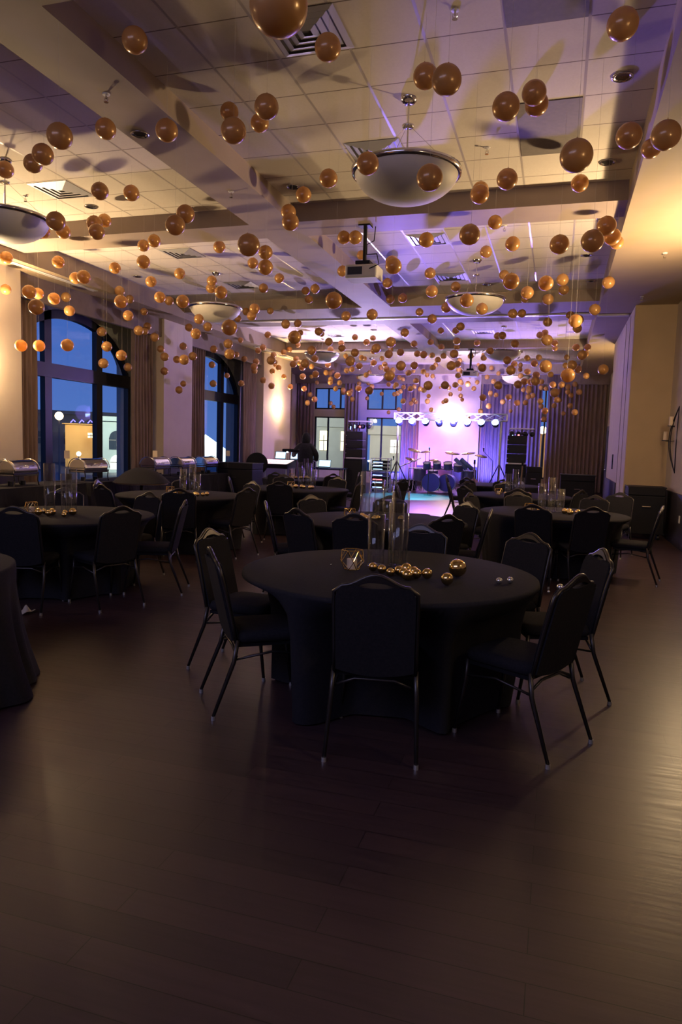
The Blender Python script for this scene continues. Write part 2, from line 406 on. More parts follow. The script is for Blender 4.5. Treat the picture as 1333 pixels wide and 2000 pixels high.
# left wall with arched windows in recesses
PX = -9.0; WX = -9.75
def arch(y, yc, a=2.0, zc=2.72, bb=1.38):
    t = (y - yc) / a
    return zc + bb * math.sqrt(max(0, 1 - t * t)) if abs(t) < 1 else zc
rec = [(3.6, 7.95), (10.25, 14.9), (16.25, 20.83)]
piers = [(-2.2, 3.6), (7.95, 10.25), (14.9, 16.25), (20.83, 23.2)]
for i, (a, c) in enumerate(piers):
    struct('wall_left_pier_%d' % (i + 1), MB().box(-10.3, PX, a, c, 0, KZ), M_wall)
    struct('baseboard_left_%d' % (i + 1), MB().box(PX, PX + .02, a, c, 0, .86), M_wains)
yr = lambda a, c, n: [a + (c - a) * i / n for i in range(n + 1)]
for i, (a, c) in enumerate(rec):
    yc = (a + c) / 2 + .03
    if i == 0:
        struct('wall_left_%d' % i, MB().box(-10.0, WX, a, c, 0, KZ), M_wall); continue
    b = MB()
    T = lambda x, y, z: (y, x, z)
    ys = yr(yc - 2.0, yc + 2.0, 40)
    b.strip([(y, arch(y, yc), KZ) for y in ys], -10.0, WX, T)
    b.strip([(y, 0, .46) for y in (yc - 2.0, yc + 2.0)], -10.0, WX, T)
    b.strip([(y, 0, KZ) for y in (a, yc - 2.0)], -10.0, WX, T)
    b.strip([(y, 0, KZ) for y in (yc + 2.0, c)], -10.0, WX, T)
    struct('wall_left_%d' % i, b, M_reveal)
    # window: bronze frame follows the arch, two mullions, one transom
    b = MB()
    b.strip([(y, arch(y, yc) - .17, arch(y, yc) + .0) for y in ys], -9.86, -9.74, T)
    b.strip([(y, 2.70, 2.98) for y in (yc - 2.0, yc + 2.0)], -9.87, -9.73, T)
    b.strip([(y, .46, .60) for y in (yc - 2.0, yc + 2.0)], -9.88, -9.74, T)
    for q in (-2.0, -.88, .76, 1.94):
        y0 = yc + q; y1 = y0 + (.20 if abs(q) < 1 else .08)
        b.strip([(y, .46, min(arch(y, yc), 9)) for y in (y0, y1)], -9.86, -9.74, T)
    fr = struct('window_%d' % i, b, M_bronze)
    b = MB()
    for k in range(len(ys) - 1):
        y0, y1 = ys[k], ys[k + 1]
        b.quad((-9.8, y0, .5), (-9.8, y1, .5), (-9.8, y1, arch(y1, yc)), (-9.8, y0, arch(y0, yc)))
    b.build('pane', M_glass, fr)
    # pelmet
    tag(MB().box(-9.14, -9.06, a + .02, c - .02, 3.93, KZ).build('pelmet', M_pelmet),
        'brown fabric pelmet above the ' + ('nearer' if i == 1 else 'farther') + ' arched window', 'pelmet')
def curtain(name, x0, x1, y0, y1, z0, z1, label, amp=.05, pleat=.12, axis='y', group=None, seed=0):
    rnd = random.Random(seed)
    L = (y1 - y0) if axis == 'y' else (x1 - x0)
    n = max(int(L / pleat * 8), 16); b = MB()
    ph = rnd.random() * 6; nz = 8
    for side in (0, 1):
        base = len(b.v)
        for j in range(nz + 1):
            z = z0 + (z1 - z0) * j / nz
            for i in range(n + 1):
                u = i / n
                off = amp * math.sin(2 * PI * u * L / pleat + ph + .5 * math.sin(u * 17 + ph)) * (1 - .25 * j / nz) + .012 * math.sin(u * 40 + z * 1.3) + side * .012
                if axis == 'y': b.v.append((x0 + off, y0 + L * u, z))
                else: b.v.append((x0 + L * u, y0 + off, z))
        for j in range(nz):
            for i in range(n):
                q = base + j * (n + 1) + i
                b.f.append((q, q + 1, q + n + 2, q + n + 1))
    o = b.build(name, M_curt, smooth=True)
    return tag(o, label, 'curtain', group)
curtain('curtain', -9.25, 0, 10.36, 10.93, .03, 4.05, 'brown pleated curtain at the left edge of the near arched window', seed=1)
curtain('curtain', -9.25, 0, 13.98, 14.82, .03, 4.05, 'brown pleated curtain at the right edge of the near arched window', seed=2)
curtain('curtain', -9.25, 0, 16.35, 17.35, .03, 4.05, 'brown pleated curtain at the left edge of the far arched window', seed=3)
curtain('curtain', -9.25, 0, 19.75, 20.73, .03, 4.05, 'brown pleated curtain at the right edge of the far arched window', seed=4)
# corner recess with its own window
struct('wall_left_corner', MB().box(-10.7, -10.55, 23.2, 24.6, 0, KZ).box(-10.7, -10.55, 27.4, 28.6, 0, KZ).box(-10.7, -10.55, 24.6, 27.4, 0, .45).box(-10.7, -10.55, 24.6, 27.4, 2.67, 2.98).box(-10.7, -10.55, 24.6, 27.4, 3.95, KZ).box(-10.7, -10.2, 23.05, 23.2, 0, KZ), M_wall)
b = MB()
for z0, z1 in ((.45, 2.67), (2.98, 3.95)):
    for y in (24.6, 25.6, 26.4, 27.34): b.box(-10.68, -10.6, y, y + .06, z0, z1)
    b.box(-10.68, -10.6, 24.6, 27.4, z0, z0 + .05); b.box(-10.68, -10.6, 24.6, 27.4, z1 - .05, z1)
fr = struct('window_3', b, M_bronze)
MB().quad((-10.64, 24.6, .45), (-10.64, 27.4, .45), (-10.64, 27.4, 2.67), (-10.64, 24.6, 2.67)).quad((-10.64, 24.6, 2.98), (-10.64, 27.4, 2.98), (-10.64, 27.4, 3.95), (-10.64, 24.6, 3.95)).build('pane', M_glass, fr)
curtain('curtain', -9.25, 0, 23.3, 23.9, .03, 4.05, 'narrow brown curtain beside the violet lit left pier', seed=5)

# end wall
EY = 28.1
holes = [(-9.8, -8.4), (-7.55, -5.5), (-1.1, .1)]
b = MB(); x = -10.7
for h0, h1 in holes:
    b.box(x, h0, EY, EY + .2, 0, KZ); x = h1
    b.box(h0, h1, EY, EY + .2, 0, .45); b.box(h0, h1, EY, EY + .2, 2.67, 2.98); b.box(h0, h1, EY, EY + .2, 3.85, KZ)
b.box(x, 2.2, EY, EY + .2, 0, KZ)
struct('wall_end', b, M_wall)
struct('wall_end_pier', MB().box(-5.33, -2.95, 27.9, EY, 0, KZ), M_wall)
struct('baseboard_end', MB().box(-5.33, -2.95, 27.87, 27.9, 0, .80), M_wains)
for k, (h0, h1) in enumerate(holes):
    b = MB(); mull = {0: (-9.24, -8.72), 1: (-6.94, -6.38), 2: (-.55,)}[k]
    for z0, z1 in ((.45, 2.67), (2.98, 3.85)):
        b.box(h0, h1, EY + .02, EY + .1, z0, z0 + .05); b.box(h0, h1, EY + .02, EY + .1, z1 - .05, z1)
        for x in (h0, h1 - .05) + (mull if z0 > 2 else mull[:1]): b.box(x, x + .06, EY + .02, EY + .1, z0, z1)
    fr = struct('window_%d' % (4 + k), b, M_bronze)
    MB().quad((h0, EY + .06, .45), (h1, EY + .06, .45), (h1, EY + .06, 2.67), (h0, EY + .06, 2.67)).quad((h0, EY + .06, 2.98), (h1, EY + .06, 2.98), (h1, EY + .06, 3.85), (h0, EY + .06, 3.85)).build('pane', M_glass, fr)
tag(MB().box(-10.5, -5.36, 27.66, 27.74, 4.0, KZ).build('pelmet', M_pelmet), 'long pelmet over the two plain windows left of the white stage wall', 'pelmet')
tag(MB().box(-2.93, 1.70, 27.66, 27.74, 4.0, KZ).build('pelmet', M_pelmet), 'long pelmet over the closed curtains right of the white stage wall', 'pelmet')
for (x0, x1, lb) in ((-10.45, -9.78, 'brown curtain hanging in the far left corner behind the standing person'),
                     (-8.42, -7.85, 'brown curtain between the two plain end windows'),
                     (-6.05, -5.42, 'violet lit curtain just left of the white stage wall'),
                     (-2.9, -.64, 'wide violet lit curtain just right of the white stage wall'),
                     (-.44, 1.66, 'wide brown curtain at the far right beside the dark door')):
    curtain('curtain', x0, x1, 27.86, 0, .03, 4.06, lb, axis='x', pleat=.15, seed=int(x0 * 10))
BALLOONS = [
(-0.92,2.19,2.92,0.092,'large gold balloon before the near ceiling air vent at the top, leftmost'),
(0.01,4.37,3.22,0.092,'large gold balloon before the near right ceiling tiles, leftmost, middle row'),
(0.23,4.73,4.09,0.092,'large gold balloon before the near right ceiling tiles, rightmost, top row'),
(-0.78,4.54,3.80,0.092,'large gold balloon before the near middle ceiling tiles, rightmost, upper row'),
(0.55,5.08,3.57,0.092,'large gold balloon before the near right ceiling tiles, rightmost, middle row'),
(-0.46,5.06,3.84,0.092,'large gold balloon before the near right ceiling tiles, leftmost, top row'),
(-1.69,4.92,4.30,0.092,'large gold balloon before the near ceiling air vent at the top, rightmost'),
(-0.96,5.06,3.42,0.092,'large gold balloon before the big near bowl pendant, rightmost'),
(-3.10,4.71,4.42,0.092,'large gold balloon before the long beam at the upper left, second from left'),
(-2.38,4.87,3.79,0.092,'large gold balloon before the near middle ceiling tiles, leftmost, lower row'),
(-3.58,4.49,3.71,0.092,'large gold balloon before the near left ceiling tiles, rightmost, upper row'),
(0.37,5.71,3.84,0.092,'large gold balloon before the near right ceiling tiles, second from left, middle row'),
(-1.09,5.42,4.28,0.092,'large gold balloon before the near middle ceiling tiles, third from left, upper row'),
(-2.25,5.16,4.07,0.092,'large gold balloon before the near middle ceiling tiles, second from left, upper row'),
(-0.32,5.77,4.24,0.092,'large gold balloon before the near right ceiling tiles, second from left, top row'),
(-0.31,6.02,4.27,0.092,'large gold balloon before the near right ceiling tiles, third from left, top row'),
(-3.23,5.37,4.08,0.092,'large gold balloon before the long beam at the upper left, rightmost'),
(-2.53,5.49,3.16,0.092,'large gold balloon before the first beam crossing, leftmost, upper row'),
(-1.63,5.84,3.86,0.092,'large gold balloon before the big near bowl pendant, leftmost'),
(0.18,6.33,3.28,0.092,'large gold balloon before the right bulkhead, leftmost, upper row'),
(-4.50,5.42,4.02,0.092,'large gold balloon before the near left ceiling tiles, second from left, upper row'),
(-0.56,6.62,3.93,0.092,'large gold balloon before the near right ceiling tiles, third from left, bottom row'),
(-0.85,6.48,3.43,0.092,'large gold balloon before the second bay tiles at right, second from left, top row'),
(-3.98,5.60,4.26,0.090,'large gold balloon before the long beam at the upper left, leftmost'),
(-3.52,6.01,3.53,0.092,'gold balloon before the first cross beam on the left, rightmost, middle row'),
(0.63,6.84,4.17,0.083,'gold balloon before the near right ceiling tiles, third from left, middle row'),
(-0.09,7.23,3.51,0.092,'gold balloon before the second bay tiles at right, rightmost, middle row'),
(0.33,7.38,3.70,0.092,'gold balloon before the right bulkhead, second from left, upper row'),
(-4.83,5.99,3.64,0.092,'gold balloon before the first cross beam on the left, leftmost, top row'),
(-0.87,7.24,4.03,0.092,'gold balloon before the near right ceiling tiles, leftmost, bottom row'),
(-3.03,6.11,4.53,0.083,'gold balloon before the near middle ceiling tiles, leftmost, upper row'),
(-2.83,6.34,4.51,0.085,'gold balloon before the near middle ceiling tiles, second from left, lower row'),
(-5.22,6.14,4.27,0.092,'gold balloon before the near left ceiling tiles, leftmost, upper row'),
(-2.36,7.00,4.21,0.092,'gold balloon before the near middle ceiling tiles, rightmost, lower row'),
(-3.72,6.55,3.81,0.092,'gold balloon before the first cross beam on the left, rightmost, top row'),
(-4.83,6.69,4.16,0.092,'gold balloon before the near left ceiling tiles, second from left, lower row'),
(-2.86,7.25,3.89,0.092,'gold balloon before the first beam crossing, rightmost, upper row'),
(0.07,8.21,4.40,0.092,'gold balloon before the near right ceiling tiles, rightmost, bottom row'),
(-2.40,7.41,3.09,0.092,'gold balloon before the second cross beam at left, rightmost, upper row'),
(-5.98,6.60,4.44,0.092,'gold balloon before the near left ceiling tiles, leftmost, lower row'),
(0.45,8.51,3.91,0.092,'gold balloon before the right bulkhead, fourth from left, upper row'),
(-1.87,7.91,3.55,0.092,'gold balloon before the projector on its black pole, rightmost, middle row'),
(-0.60,8.28,3.42,0.092,'gold balloon before the second bay tiles at right, second from left, bottom row'),
(-1.00,8.38,4.47,0.092,'gold balloon before the near right ceiling tiles, second from left, bottom row'),
(-3.73,7.60,2.86,0.092,'gold balloon before the second bay left bowl pendant, rightmost, lower row'),
(-4.94,7.44,4.40,0.092,'gold balloon before the near left ceiling tiles, rightmost, lower row'),
(-3.01,8.03,4.44,0.092,'gold balloon before the near middle ceiling tiles, third from left, lower row'),
(-5.33,7.28,4.03,0.092,'gold balloon before the first cross beam on the left, second from left, top row'),
(-5.22,7.17,3.90,0.091,'gold balloon before the first cross beam on the left, third from left, middle row'),
(-6.01,7.10,3.06,0.092,'gold balloon before the left tan pier and brown curtain, fourth from left'),
(-3.27,8.22,4.32,0.092,'gold balloon before the first beam crossing, second from left, upper row'),
(-3.50,8.09,3.65,0.092,'gold balloon before the second bay tiles in the middle, second from left'),
(-1.66,8.70,4.04,0.092,'gold balloon before the second bay tiles at right, leftmost, top row'),
(-0.25,9.25,3.60,0.092,'gold balloon before the second bay tiles at right, third from left, bottom row'),
(-0.68,9.31,4.11,0.092,'gold balloon before the second bay tiles at right, rightmost, top row'),
(-6.54,7.86,4.18,0.092,'gold balloon before the first cross beam on the left, leftmost, middle row'),
(-6.28,7.93,4.18,0.092,'gold balloon before the first cross beam on the left, second from left, middle row'),
(-3.76,8.68,3.99,0.092,'gold balloon before the first beam crossing, rightmost, lower row'),
(-0.87,8.90,4.26,0.085,'gold balloon before the second bay tiles at right, third from left, top row'),
(0.08,9.77,2.53,0.092,'gold balloon before the end bulkhead above the curtains, rightmost, lower row'),
(-1.25,9.54,3.48,0.092,'gold balloon before the second bay right bowl pendant, third from left'),
(-6.22,8.26,3.68,0.092,'gold balloon before the left bulkhead, rightmost'),
(-6.91,8.03,3.46,0.092,'gold balloon before the left tan pier and brown curtain, third from left'),
(-2.69,9.15,4.25,0.090,'gold balloon before the projector on its black pole, second from left, top row'),
(-5.59,8.71,3.96,0.092,'gold balloon before the second bay tiles at left, second from left'),
(-3.54,9.23,2.99,0.092,'gold balloon before the third bay ceiling at left, third from left, upper row'),
(0.14,10.38,3.33,0.092,'gold balloon before the right bulkhead, second from left, lower row'),
(-6.07,8.51,4.48,0.090,'gold balloon before the first cross beam on the left, third from left, top row'),
(0.56,9.53,4.12,0.081,'gold balloon before the right bulkhead, rightmost, upper row'),
(-2.87,9.22,4.28,0.088,'gold balloon before the projector on its black pole, leftmost, top row'),
(-5.99,8.77,3.45,0.092,'gold balloon before the near arched window, fourth from left, top row'),
(-5.16,9.03,3.48,0.092,'gold balloon before the second bay left bowl pendant, leftmost, upper row'),
(-4.76,9.41,3.67,0.092,'gold balloon before the second bay left bowl pendant, fourth from left, upper row'),
(-2.43,10.17,4.18,0.092,'gold balloon before the projector on its black pole, rightmost, top row'),
(-0.54,10.71,3.80,0.092,'gold balloon before the second cross beam at right, second from left, upper row'),
(-5.48,8.80,4.26,0.088,'gold balloon before the first cross beam on the left, rightmost, bottom row'),
(-0.23,10.87,2.77,0.092,'gold balloon before the end bulkhead above the curtains, third from left, upper row'),
(-7.94,8.76,4.14,0.092,'gold balloon before the left bulkhead, leftmost'),
(-7.00,8.91,2.88,0.092,'gold balloon before the near arched window, second from left, middle row'),
(-5.06,9.93,4.46,0.092,'gold balloon before the first beam crossing, leftmost, lower row'),
(-7.38,9.20,4.16,0.092,'gold balloon before the left bulkhead, second from left'),
(-1.95,10.82,3.89,0.092,'gold balloon before the second cross beam in the middle, third from left'),
(0.60,11.61,4.10,0.092,'gold balloon before the right bulkhead, third from left, upper row'),
(-1.20,11.12,4.51,0.092,'gold balloon before the second bay tiles at right, second from left, middle row'),
(-7.60,9.37,3.66,0.092,'gold balloon before the near arched window, leftmost, top row'),
(-8.05,9.16,2.92,0.092,'gold balloon before the left tan pier and brown curtain, second from left'),
(-1.24,11.30,3.70,0.092,'gold balloon before the second bay right bowl pendant, fourth from left'),
(-0.07,11.71,4.19,0.092,'gold balloon before the second bay tiles at right, rightmost, bottom row'),
(-5.81,9.05,4.28,0.083,'gold balloon before the first cross beam on the left, second from left, bottom row'),
(-7.49,9.74,4.05,0.092,'gold balloon before the left bulkhead, third from left'),
(-6.90,9.94,4.23,0.092,'gold balloon before the second bay tiles at left, leftmost'),
(-7.98,9.48,2.96,0.092,'gold balloon before the near arched window, leftmost, middle row'),
(-8.27,9.81,3.85,0.092,'gold balloon before the left tan pier and brown curtain, rightmost'),
(-6.36,10.39,3.85,0.092,'gold balloon before the pier between the arched windows, fourth from left, top row'),
(-2.15,11.71,4.37,0.092,'gold balloon before the second bay tiles at right, leftmost, middle row'),
(-3.02,11.38,3.67,0.092,'gold balloon before the second cross beam in the middle, leftmost'),
(0.46,12.45,3.86,0.092,'gold balloon before the right bulkhead, rightmost, lower row'),
(-0.26,12.18,3.34,0.092,'gold balloon before the fourth bay ceiling at right, third from left, upper row'),
(-6.69,10.65,4.17,0.092,'gold balloon before the second bay tiles at left, third from left'),
(-6.24,10.81,4.32,0.092,'gold balloon before the second bay tiles at left, fourth from left'),
(-5.07,11.18,4.53,0.092,'gold balloon before the first beam crossing, second from left, lower row'),
(-3.44,11.04,4.30,0.088,'gold balloon before the projector on its black pole, second from left, middle row'),
(-0.29,12.58,4.07,0.092,'gold balloon before the second cross beam at right, rightmost, lower row'),
(-2.78,11.76,2.72,0.092,'gold balloon before the stage window, fourth from left'),
(-8.20,10.50,3.70,0.092,'gold balloon before the near arched window, third from left, middle row'),
(-7.30,10.70,2.96,0.092,'gold balloon before the near arched window, third from left, bottom row'),
(-6.09,11.11,3.37,0.092,'gold balloon before the second bay left bowl pendant, second from left, lower row'),
(-5.14,11.44,3.83,0.092,'gold balloon before the second cross beam at left, second from left, upper row'),
(-5.51,11.25,3.04,0.092,'gold balloon before the second arched window, fourth from left, upper row'),
(0.70,13.43,3.00,0.092,'gold balloon before the far right bulkhead, rightmost, lower row'),
(-8.85,9.74,3.92,0.085,'gold balloon before the left tan pier and brown curtain, leftmost'),
(-7.44,11.11,3.71,0.092,'gold balloon before the near arched window, rightmost, middle row'),
(-7.77,10.95,3.15,0.092,'gold balloon before the near arched window, second from left, bottom row'),
(-6.05,11.60,4.37,0.092,'gold balloon before the second bay tiles at left, rightmost'),
(-2.03,12.78,4.02,0.092,'gold balloon before the second bay right bowl pendant, leftmost'),
(-2.94,12.44,3.38,0.092,'gold balloon before the third bay ceiling in the middle, third from left, top row'),
(-0.05,13.42,4.40,0.092,'gold balloon before the second cross beam at right, rightmost, upper row'),
(-6.45,11.35,2.96,0.092,'gold balloon before the pier between the arched windows, rightmost, bottom row'),
(-3.68,12.44,3.05,0.092,'gold balloon before the far left bowl pendant, rightmost, bottom row'),
(-7.84,11.44,4.22,0.092,'gold balloon before the near arched window, third from left, top row'),
(-6.42,11.82,3.75,0.092,'gold balloon before the second bay left bowl pendant, second from left, upper row'),
(-6.24,11.93,4.32,0.092,'gold balloon before the second bay left bowl pendant, third from left, upper row'),
(-3.15,12.89,4.51,0.092,'gold balloon before the projector on its black pole, third from left, middle row'),
(-1.95,13.25,4.48,0.092,'gold balloon before the second bay tiles at right, leftmost, bottom row'),
(-1.03,12.54,4.49,0.085,'gold balloon before the second bay tiles at right, third from left, middle row'),
(-8.05,11.24,2.89,0.092,'gold balloon before the near arched window, leftmost, bottom row'),
(-2.85,12.94,3.02,0.092,'gold balloon before the stage window, rightmost'),
(-0.92,13.81,3.03,0.092,'gold balloon before the far right bowl pendant, second from left'),
(0.18,14.16,3.16,0.092,'gold balloon before the far right bulkhead, leftmost, lower row'),
(-8.82,11.20,4.09,0.090,'gold balloon before the near arched window, second from left, top row'),
(-7.70,11.84,3.57,0.092,'gold balloon before the pier between the arched windows, leftmost, top row'),
(-4.95,12.07,4.48,0.088,'gold balloon before the second bay tiles in the middle, third from left'),
(-5.67,12.49,3.91,0.092,'gold balloon before the second cross beam at left, leftmost, lower row'),
(-3.96,13.01,3.96,0.092,'gold balloon before the second cross beam at left, rightmost, lower row'),
(0.25,14.29,4.02,0.092,'gold balloon before the right bulkhead, third from left, lower row'),
(0.35,14.26,3.36,0.092,'gold balloon before the far right bulkhead, third from left, upper row'),
(-8.64,12.01,3.59,0.092,'gold balloon before the near arched window, fourth from left, middle row'),
(-5.66,13.00,4.53,0.092,'gold balloon before the second bay tiles in the middle, leftmost'),
(-4.70,13.30,4.55,0.092,'gold balloon before the projector on its black pole, leftmost, middle row'),
(-6.26,12.71,3.43,0.092,'gold balloon before the second arched window, third from left, upper row'),
(-3.08,10.84,4.48,0.073,'gold balloon before the projector on its black pole, third from left, top row'),
(-3.05,13.78,4.42,0.092,'gold balloon before the projector on its black pole, rightmost, bottom row'),
(-2.48,13.92,4.03,0.092,'gold balloon before the second cross beam in the middle, rightmost'),
(-0.98,14.39,4.18,0.092,'gold balloon before the second bay right bowl pendant, rightmost'),
(-3.49,13.55,3.43,0.092,'gold balloon before the third bay ceiling in the middle, third from left, middle row'),
(-2.08,14.01,3.14,0.092,'gold balloon before the far small projector, leftmost'),
(-2.49,13.84,2.74,0.092,'gold balloon before the lit white stage wall, leftmost'),
(-0.49,14.58,2.90,0.092,'gold balloon before the curtain right of the white stage wall, rightmost, upper row'),
(-7.80,8.93,4.52,0.068,'gold balloon before the first cross beam on the left, leftmost, bottom row'),
(-7.66,12.86,4.32,0.092,'gold balloon before the pier between the arched windows, rightmost, top row'),
(-6.88,13.04,3.82,0.092,'gold balloon before the second bay left bowl pendant, third from left, lower row'),
(-5.38,13.51,3.92,0.092,'gold balloon before the second cross beam at left, second from left, lower row'),
(-4.85,13.62,3.41,0.092,'gold balloon before the far left bowl pendant, leftmost, middle row'),
(-0.33,15.06,4.12,0.092,'gold balloon before the second cross beam at right, second from left, lower row'),
(0.25,15.22,4.01,0.092,'gold balloon before the far right bulkhead, second from left, upper row'),
(-0.11,15.02,2.71,0.092,'gold balloon before the far right curtain, leftmost, lower row'),
(-5.02,13.72,3.16,0.092,'gold balloon before the far left bowl pendant, leftmost, bottom row'),
(-5.81,13.81,3.24,0.092,'gold balloon before the far left pier sconce, third from left, upper row'),
(-8.17,13.15,3.65,0.092,'gold balloon before the pier between the arched windows, second from left, middle row'),
(-3.42,14.29,4.51,0.090,'gold balloon before the projector on its black pole, second from left, bottom row'),
(-3.18,14.69,3.90,0.092,'gold balloon before the third bay ceiling in the middle, rightmost, top row'),
(-2.17,14.95,3.49,0.092,'gold balloon before the third bay ceiling at right, leftmost, bottom row'),
(-1.28,15.48,2.89,0.092,'gold balloon before the curtain right of the white stage wall, second from left, lower row'),
(-8.36,12.54,4.31,0.085,'gold balloon before the near arched window, rightmost, top row'),
(-8.23,13.65,3.31,0.092,'gold balloon before the pier between the arched windows, fourth from left, middle row'),
(-7.65,13.83,3.34,0.092,'gold balloon before the second arched window, leftmost, upper row'),
(-0.83,14.82,4.26,0.085,'gold balloon before the second cross beam at right, leftmost, lower row'),
(-2.15,15.58,4.15,0.092,'gold balloon before the second bay right bowl pendant, second from left'),
(-4.30,14.86,3.52,0.092,'gold balloon before the third bay ceiling in the middle, leftmost, bottom row'),
(-3.60,15.07,3.51,0.092,'gold balloon before the third bay ceiling in the middle, second from left, bottom row'),
(0.10,15.10,4.25,0.085,'gold balloon before the right bulkhead, leftmost, lower row'),
(-1.66,15.76,3.29,0.092,'gold balloon before the far small projector, rightmost'),
(-8.78,13.10,3.03,0.088,'gold balloon before the near arched window, rightmost, bottom row'),
(-4.08,15.34,2.75,0.092,'gold balloon before the far curtain left of the stage window, rightmost'),
(-2.47,15.84,2.92,0.092,'gold balloon before the lit white stage wall, second from left'),
(-1.18,16.35,3.52,0.092,'gold balloon before the far right bowl pendant, leftmost'),
(-0.92,16.37,2.99,0.092,'gold balloon before the curtain right of the white stage wall, leftmost, upper row'),
(-4.93,13.40,4.54,0.081,'gold balloon before the second bay tiles in the middle, rightmost'),
(-5.11,14.09,4.52,0.085,'gold balloon before the projector on its black pole, leftmost, bottom row'),
(-5.26,15.21,4.04,0.092,'gold balloon before the far left bowl pendant, leftmost, top row'),
(-5.03,15.26,3.82,0.092,'gold balloon before the far left bowl pendant, third from left, top row'),
(-1.04,16.48,3.90,0.092,'gold balloon before the third bay ceiling at right, rightmost, middle row'),
(-0.78,14.65,4.51,0.081,'gold balloon before the second cross beam at right, leftmost, upper row'),
(-8.75,13.68,3.87,0.086,'gold balloon before the pier between the arched windows, leftmost, middle row'),
(-8.83,13.92,4.01,0.088,'gold balloon before the pier between the arched windows, third from left, top row'),
(-8.36,14.92,4.14,0.092,'gold balloon before the second bay left bowl pendant, leftmost, lower row'),
(-5.94,15.67,4.31,0.092,'gold balloon before the second cross beam at left, third from left, lower row'),
(-2.86,14.56,4.29,0.081,'gold balloon before the second cross beam in the middle, second from left'),
(-1.37,17.04,4.17,0.092,'gold balloon before the third bay ceiling at right, rightmost, top row'),
(-3.30,16.42,3.42,0.092,'gold balloon before the long beam near the stage, second from left, lower row'),
(0.36,17.73,3.47,0.092,'gold balloon before the far right bulkhead, second from left, lower row'),
(-8.77,14.54,3.10,0.090,'gold balloon before the pier between the arched windows, leftmost, bottom row'),
(-8.80,15.44,3.79,0.092,'gold balloon before the pier between the arched windows, rightmost, middle row'),
(-6.85,14.79,4.44,0.085,'gold balloon before the second cross beam at left, leftmost, upper row'),
(-5.12,16.56,3.86,0.092,'gold balloon before the far left bowl pendant, rightmost, middle row'),
(-8.09,15.65,3.74,0.092,'gold balloon before the second arched window, second from left, upper row'),
(-2.47,17.39,4.11,0.092,'gold balloon before the third bay ceiling at right, second from left, top row'),
(-1.69,17.61,3.90,0.092,'gold balloon before the third bay ceiling at right, third from left, middle row'),
(-3.76,16.97,3.80,0.092,'gold balloon before the third bay ceiling in the middle, third from left, bottom row'),
(-3.22,17.13,3.76,0.092,'gold balloon before the long beam near the stage, leftmost, upper row'),
(-8.81,15.16,3.44,0.090,'gold balloon before the pier between the arched windows, second from left, bottom row'),
(-8.72,15.12,2.72,0.090,'gold balloon before the pier between the arched windows, third from left, bottom row'),
(-0.61,18.46,3.41,0.092,'gold balloon before the end bulkhead above the curtains, leftmost, lower row'),
(-8.30,12.96,4.14,0.075,'gold balloon before the pier between the arched windows, second from left, top row'),
(-8.77,14.38,3.58,0.083,'gold balloon before the pier between the arched windows, third from left, middle row'),
(-1.60,18.43,4.38,0.092,'gold balloon before the third bay ceiling at right, third from left, top row'),
(0.31,18.98,4.15,0.092,'gold balloon before the far right bulkhead, leftmost, upper row'),
(-0.69,19.02,3.76,0.092,'gold balloon before the end bulkhead above the curtains, second from left, upper row'),
(-0.91,18.91,3.29,0.092,'gold balloon before the curtain right of the white stage wall, second from left, upper row'),
(-8.58,16.59,3.00,0.092,'gold balloon before the second arched window, second from left, lower row'),
(-6.63,17.24,3.56,0.092,'gold balloon before the far left pier sconce, rightmost, upper row'),
(-6.07,17.39,3.32,0.092,'gold balloon before the left far window, leftmost'),
(-6.11,17.42,3.72,0.092,'gold balloon before the far left bowl pendant, second from left, middle row'),
(-2.58,18.48,3.68,0.092,'gold balloon before the far small projector, second from left'),
(-1.91,18.60,2.85,0.092,'gold balloon before the curtain right of the white stage wall, leftmost, lower row'),
(-7.07,14.83,4.30,0.079,'gold balloon before the second bay left bowl pendant, rightmost, upper row'),
(-2.66,18.44,4.53,0.090,'gold balloon before the third bay ceiling at right, leftmost, top row'),
(-0.58,18.78,4.44,0.088,'gold balloon before the fourth bay ceiling at right, leftmost, upper row'),
(-0.47,19.11,4.54,0.090,'gold balloon before the fourth bay ceiling at right, second from left, upper row'),
(-0.22,19.65,4.36,0.092,'gold balloon before the fourth bay ceiling at right, rightmost, upper row'),
(0.58,18.91,4.14,0.088,'gold balloon before the far right bulkhead, rightmost, upper row'),
(-7.80,17.40,3.52,0.092,'gold balloon before the far left pier sconce, leftmost, upper row'),
(-5.14,18.22,3.62,0.092,'gold balloon before the far curtain left of the stage window, second from left'),
(-0.78,19.55,3.34,0.092,'gold balloon before the curtain right of the white stage wall, third from left, upper row'),
(-8.89,17.11,3.54,0.090,'gold balloon before the second arched window, leftmost, lower row'),
(-0.90,20.18,3.67,0.092,'gold balloon before the end bulkhead above the curtains, leftmost, upper row'),
(-0.38,20.23,2.62,0.092,'gold balloon before the gap between the stage curtains, rightmost'),
(-6.18,14.59,4.40,0.073,'gold balloon before the second cross beam at left, third from left, upper row'),
(-7.79,18.25,4.48,0.092,'gold balloon before the third bay ceiling at left, second from left, upper row'),
(-3.01,18.22,4.50,0.085,'gold balloon before the long beam near the stage, fourth from left, upper row'),
(-5.18,19.03,4.36,0.092,'gold balloon before the third bay ceiling in the middle, leftmost, middle row'),
(-3.83,18.92,4.28,0.090,'gold balloon before the third bay ceiling in the middle, rightmost, middle row'),
(-2.27,19.92,4.43,0.092,'gold balloon before the third bay ceiling at right, second from left, middle row'),
(-3.83,19.41,4.08,0.092,'gold balloon before the third bay ceiling in the middle, rightmost, bottom row'),
(-4.98,19.07,4.13,0.092,'gold balloon before the third bay ceiling in the middle, second from left, middle row'),
(0.58,20.25,4.15,0.090,'gold balloon before the far right bulkhead, fourth from left, upper row'),
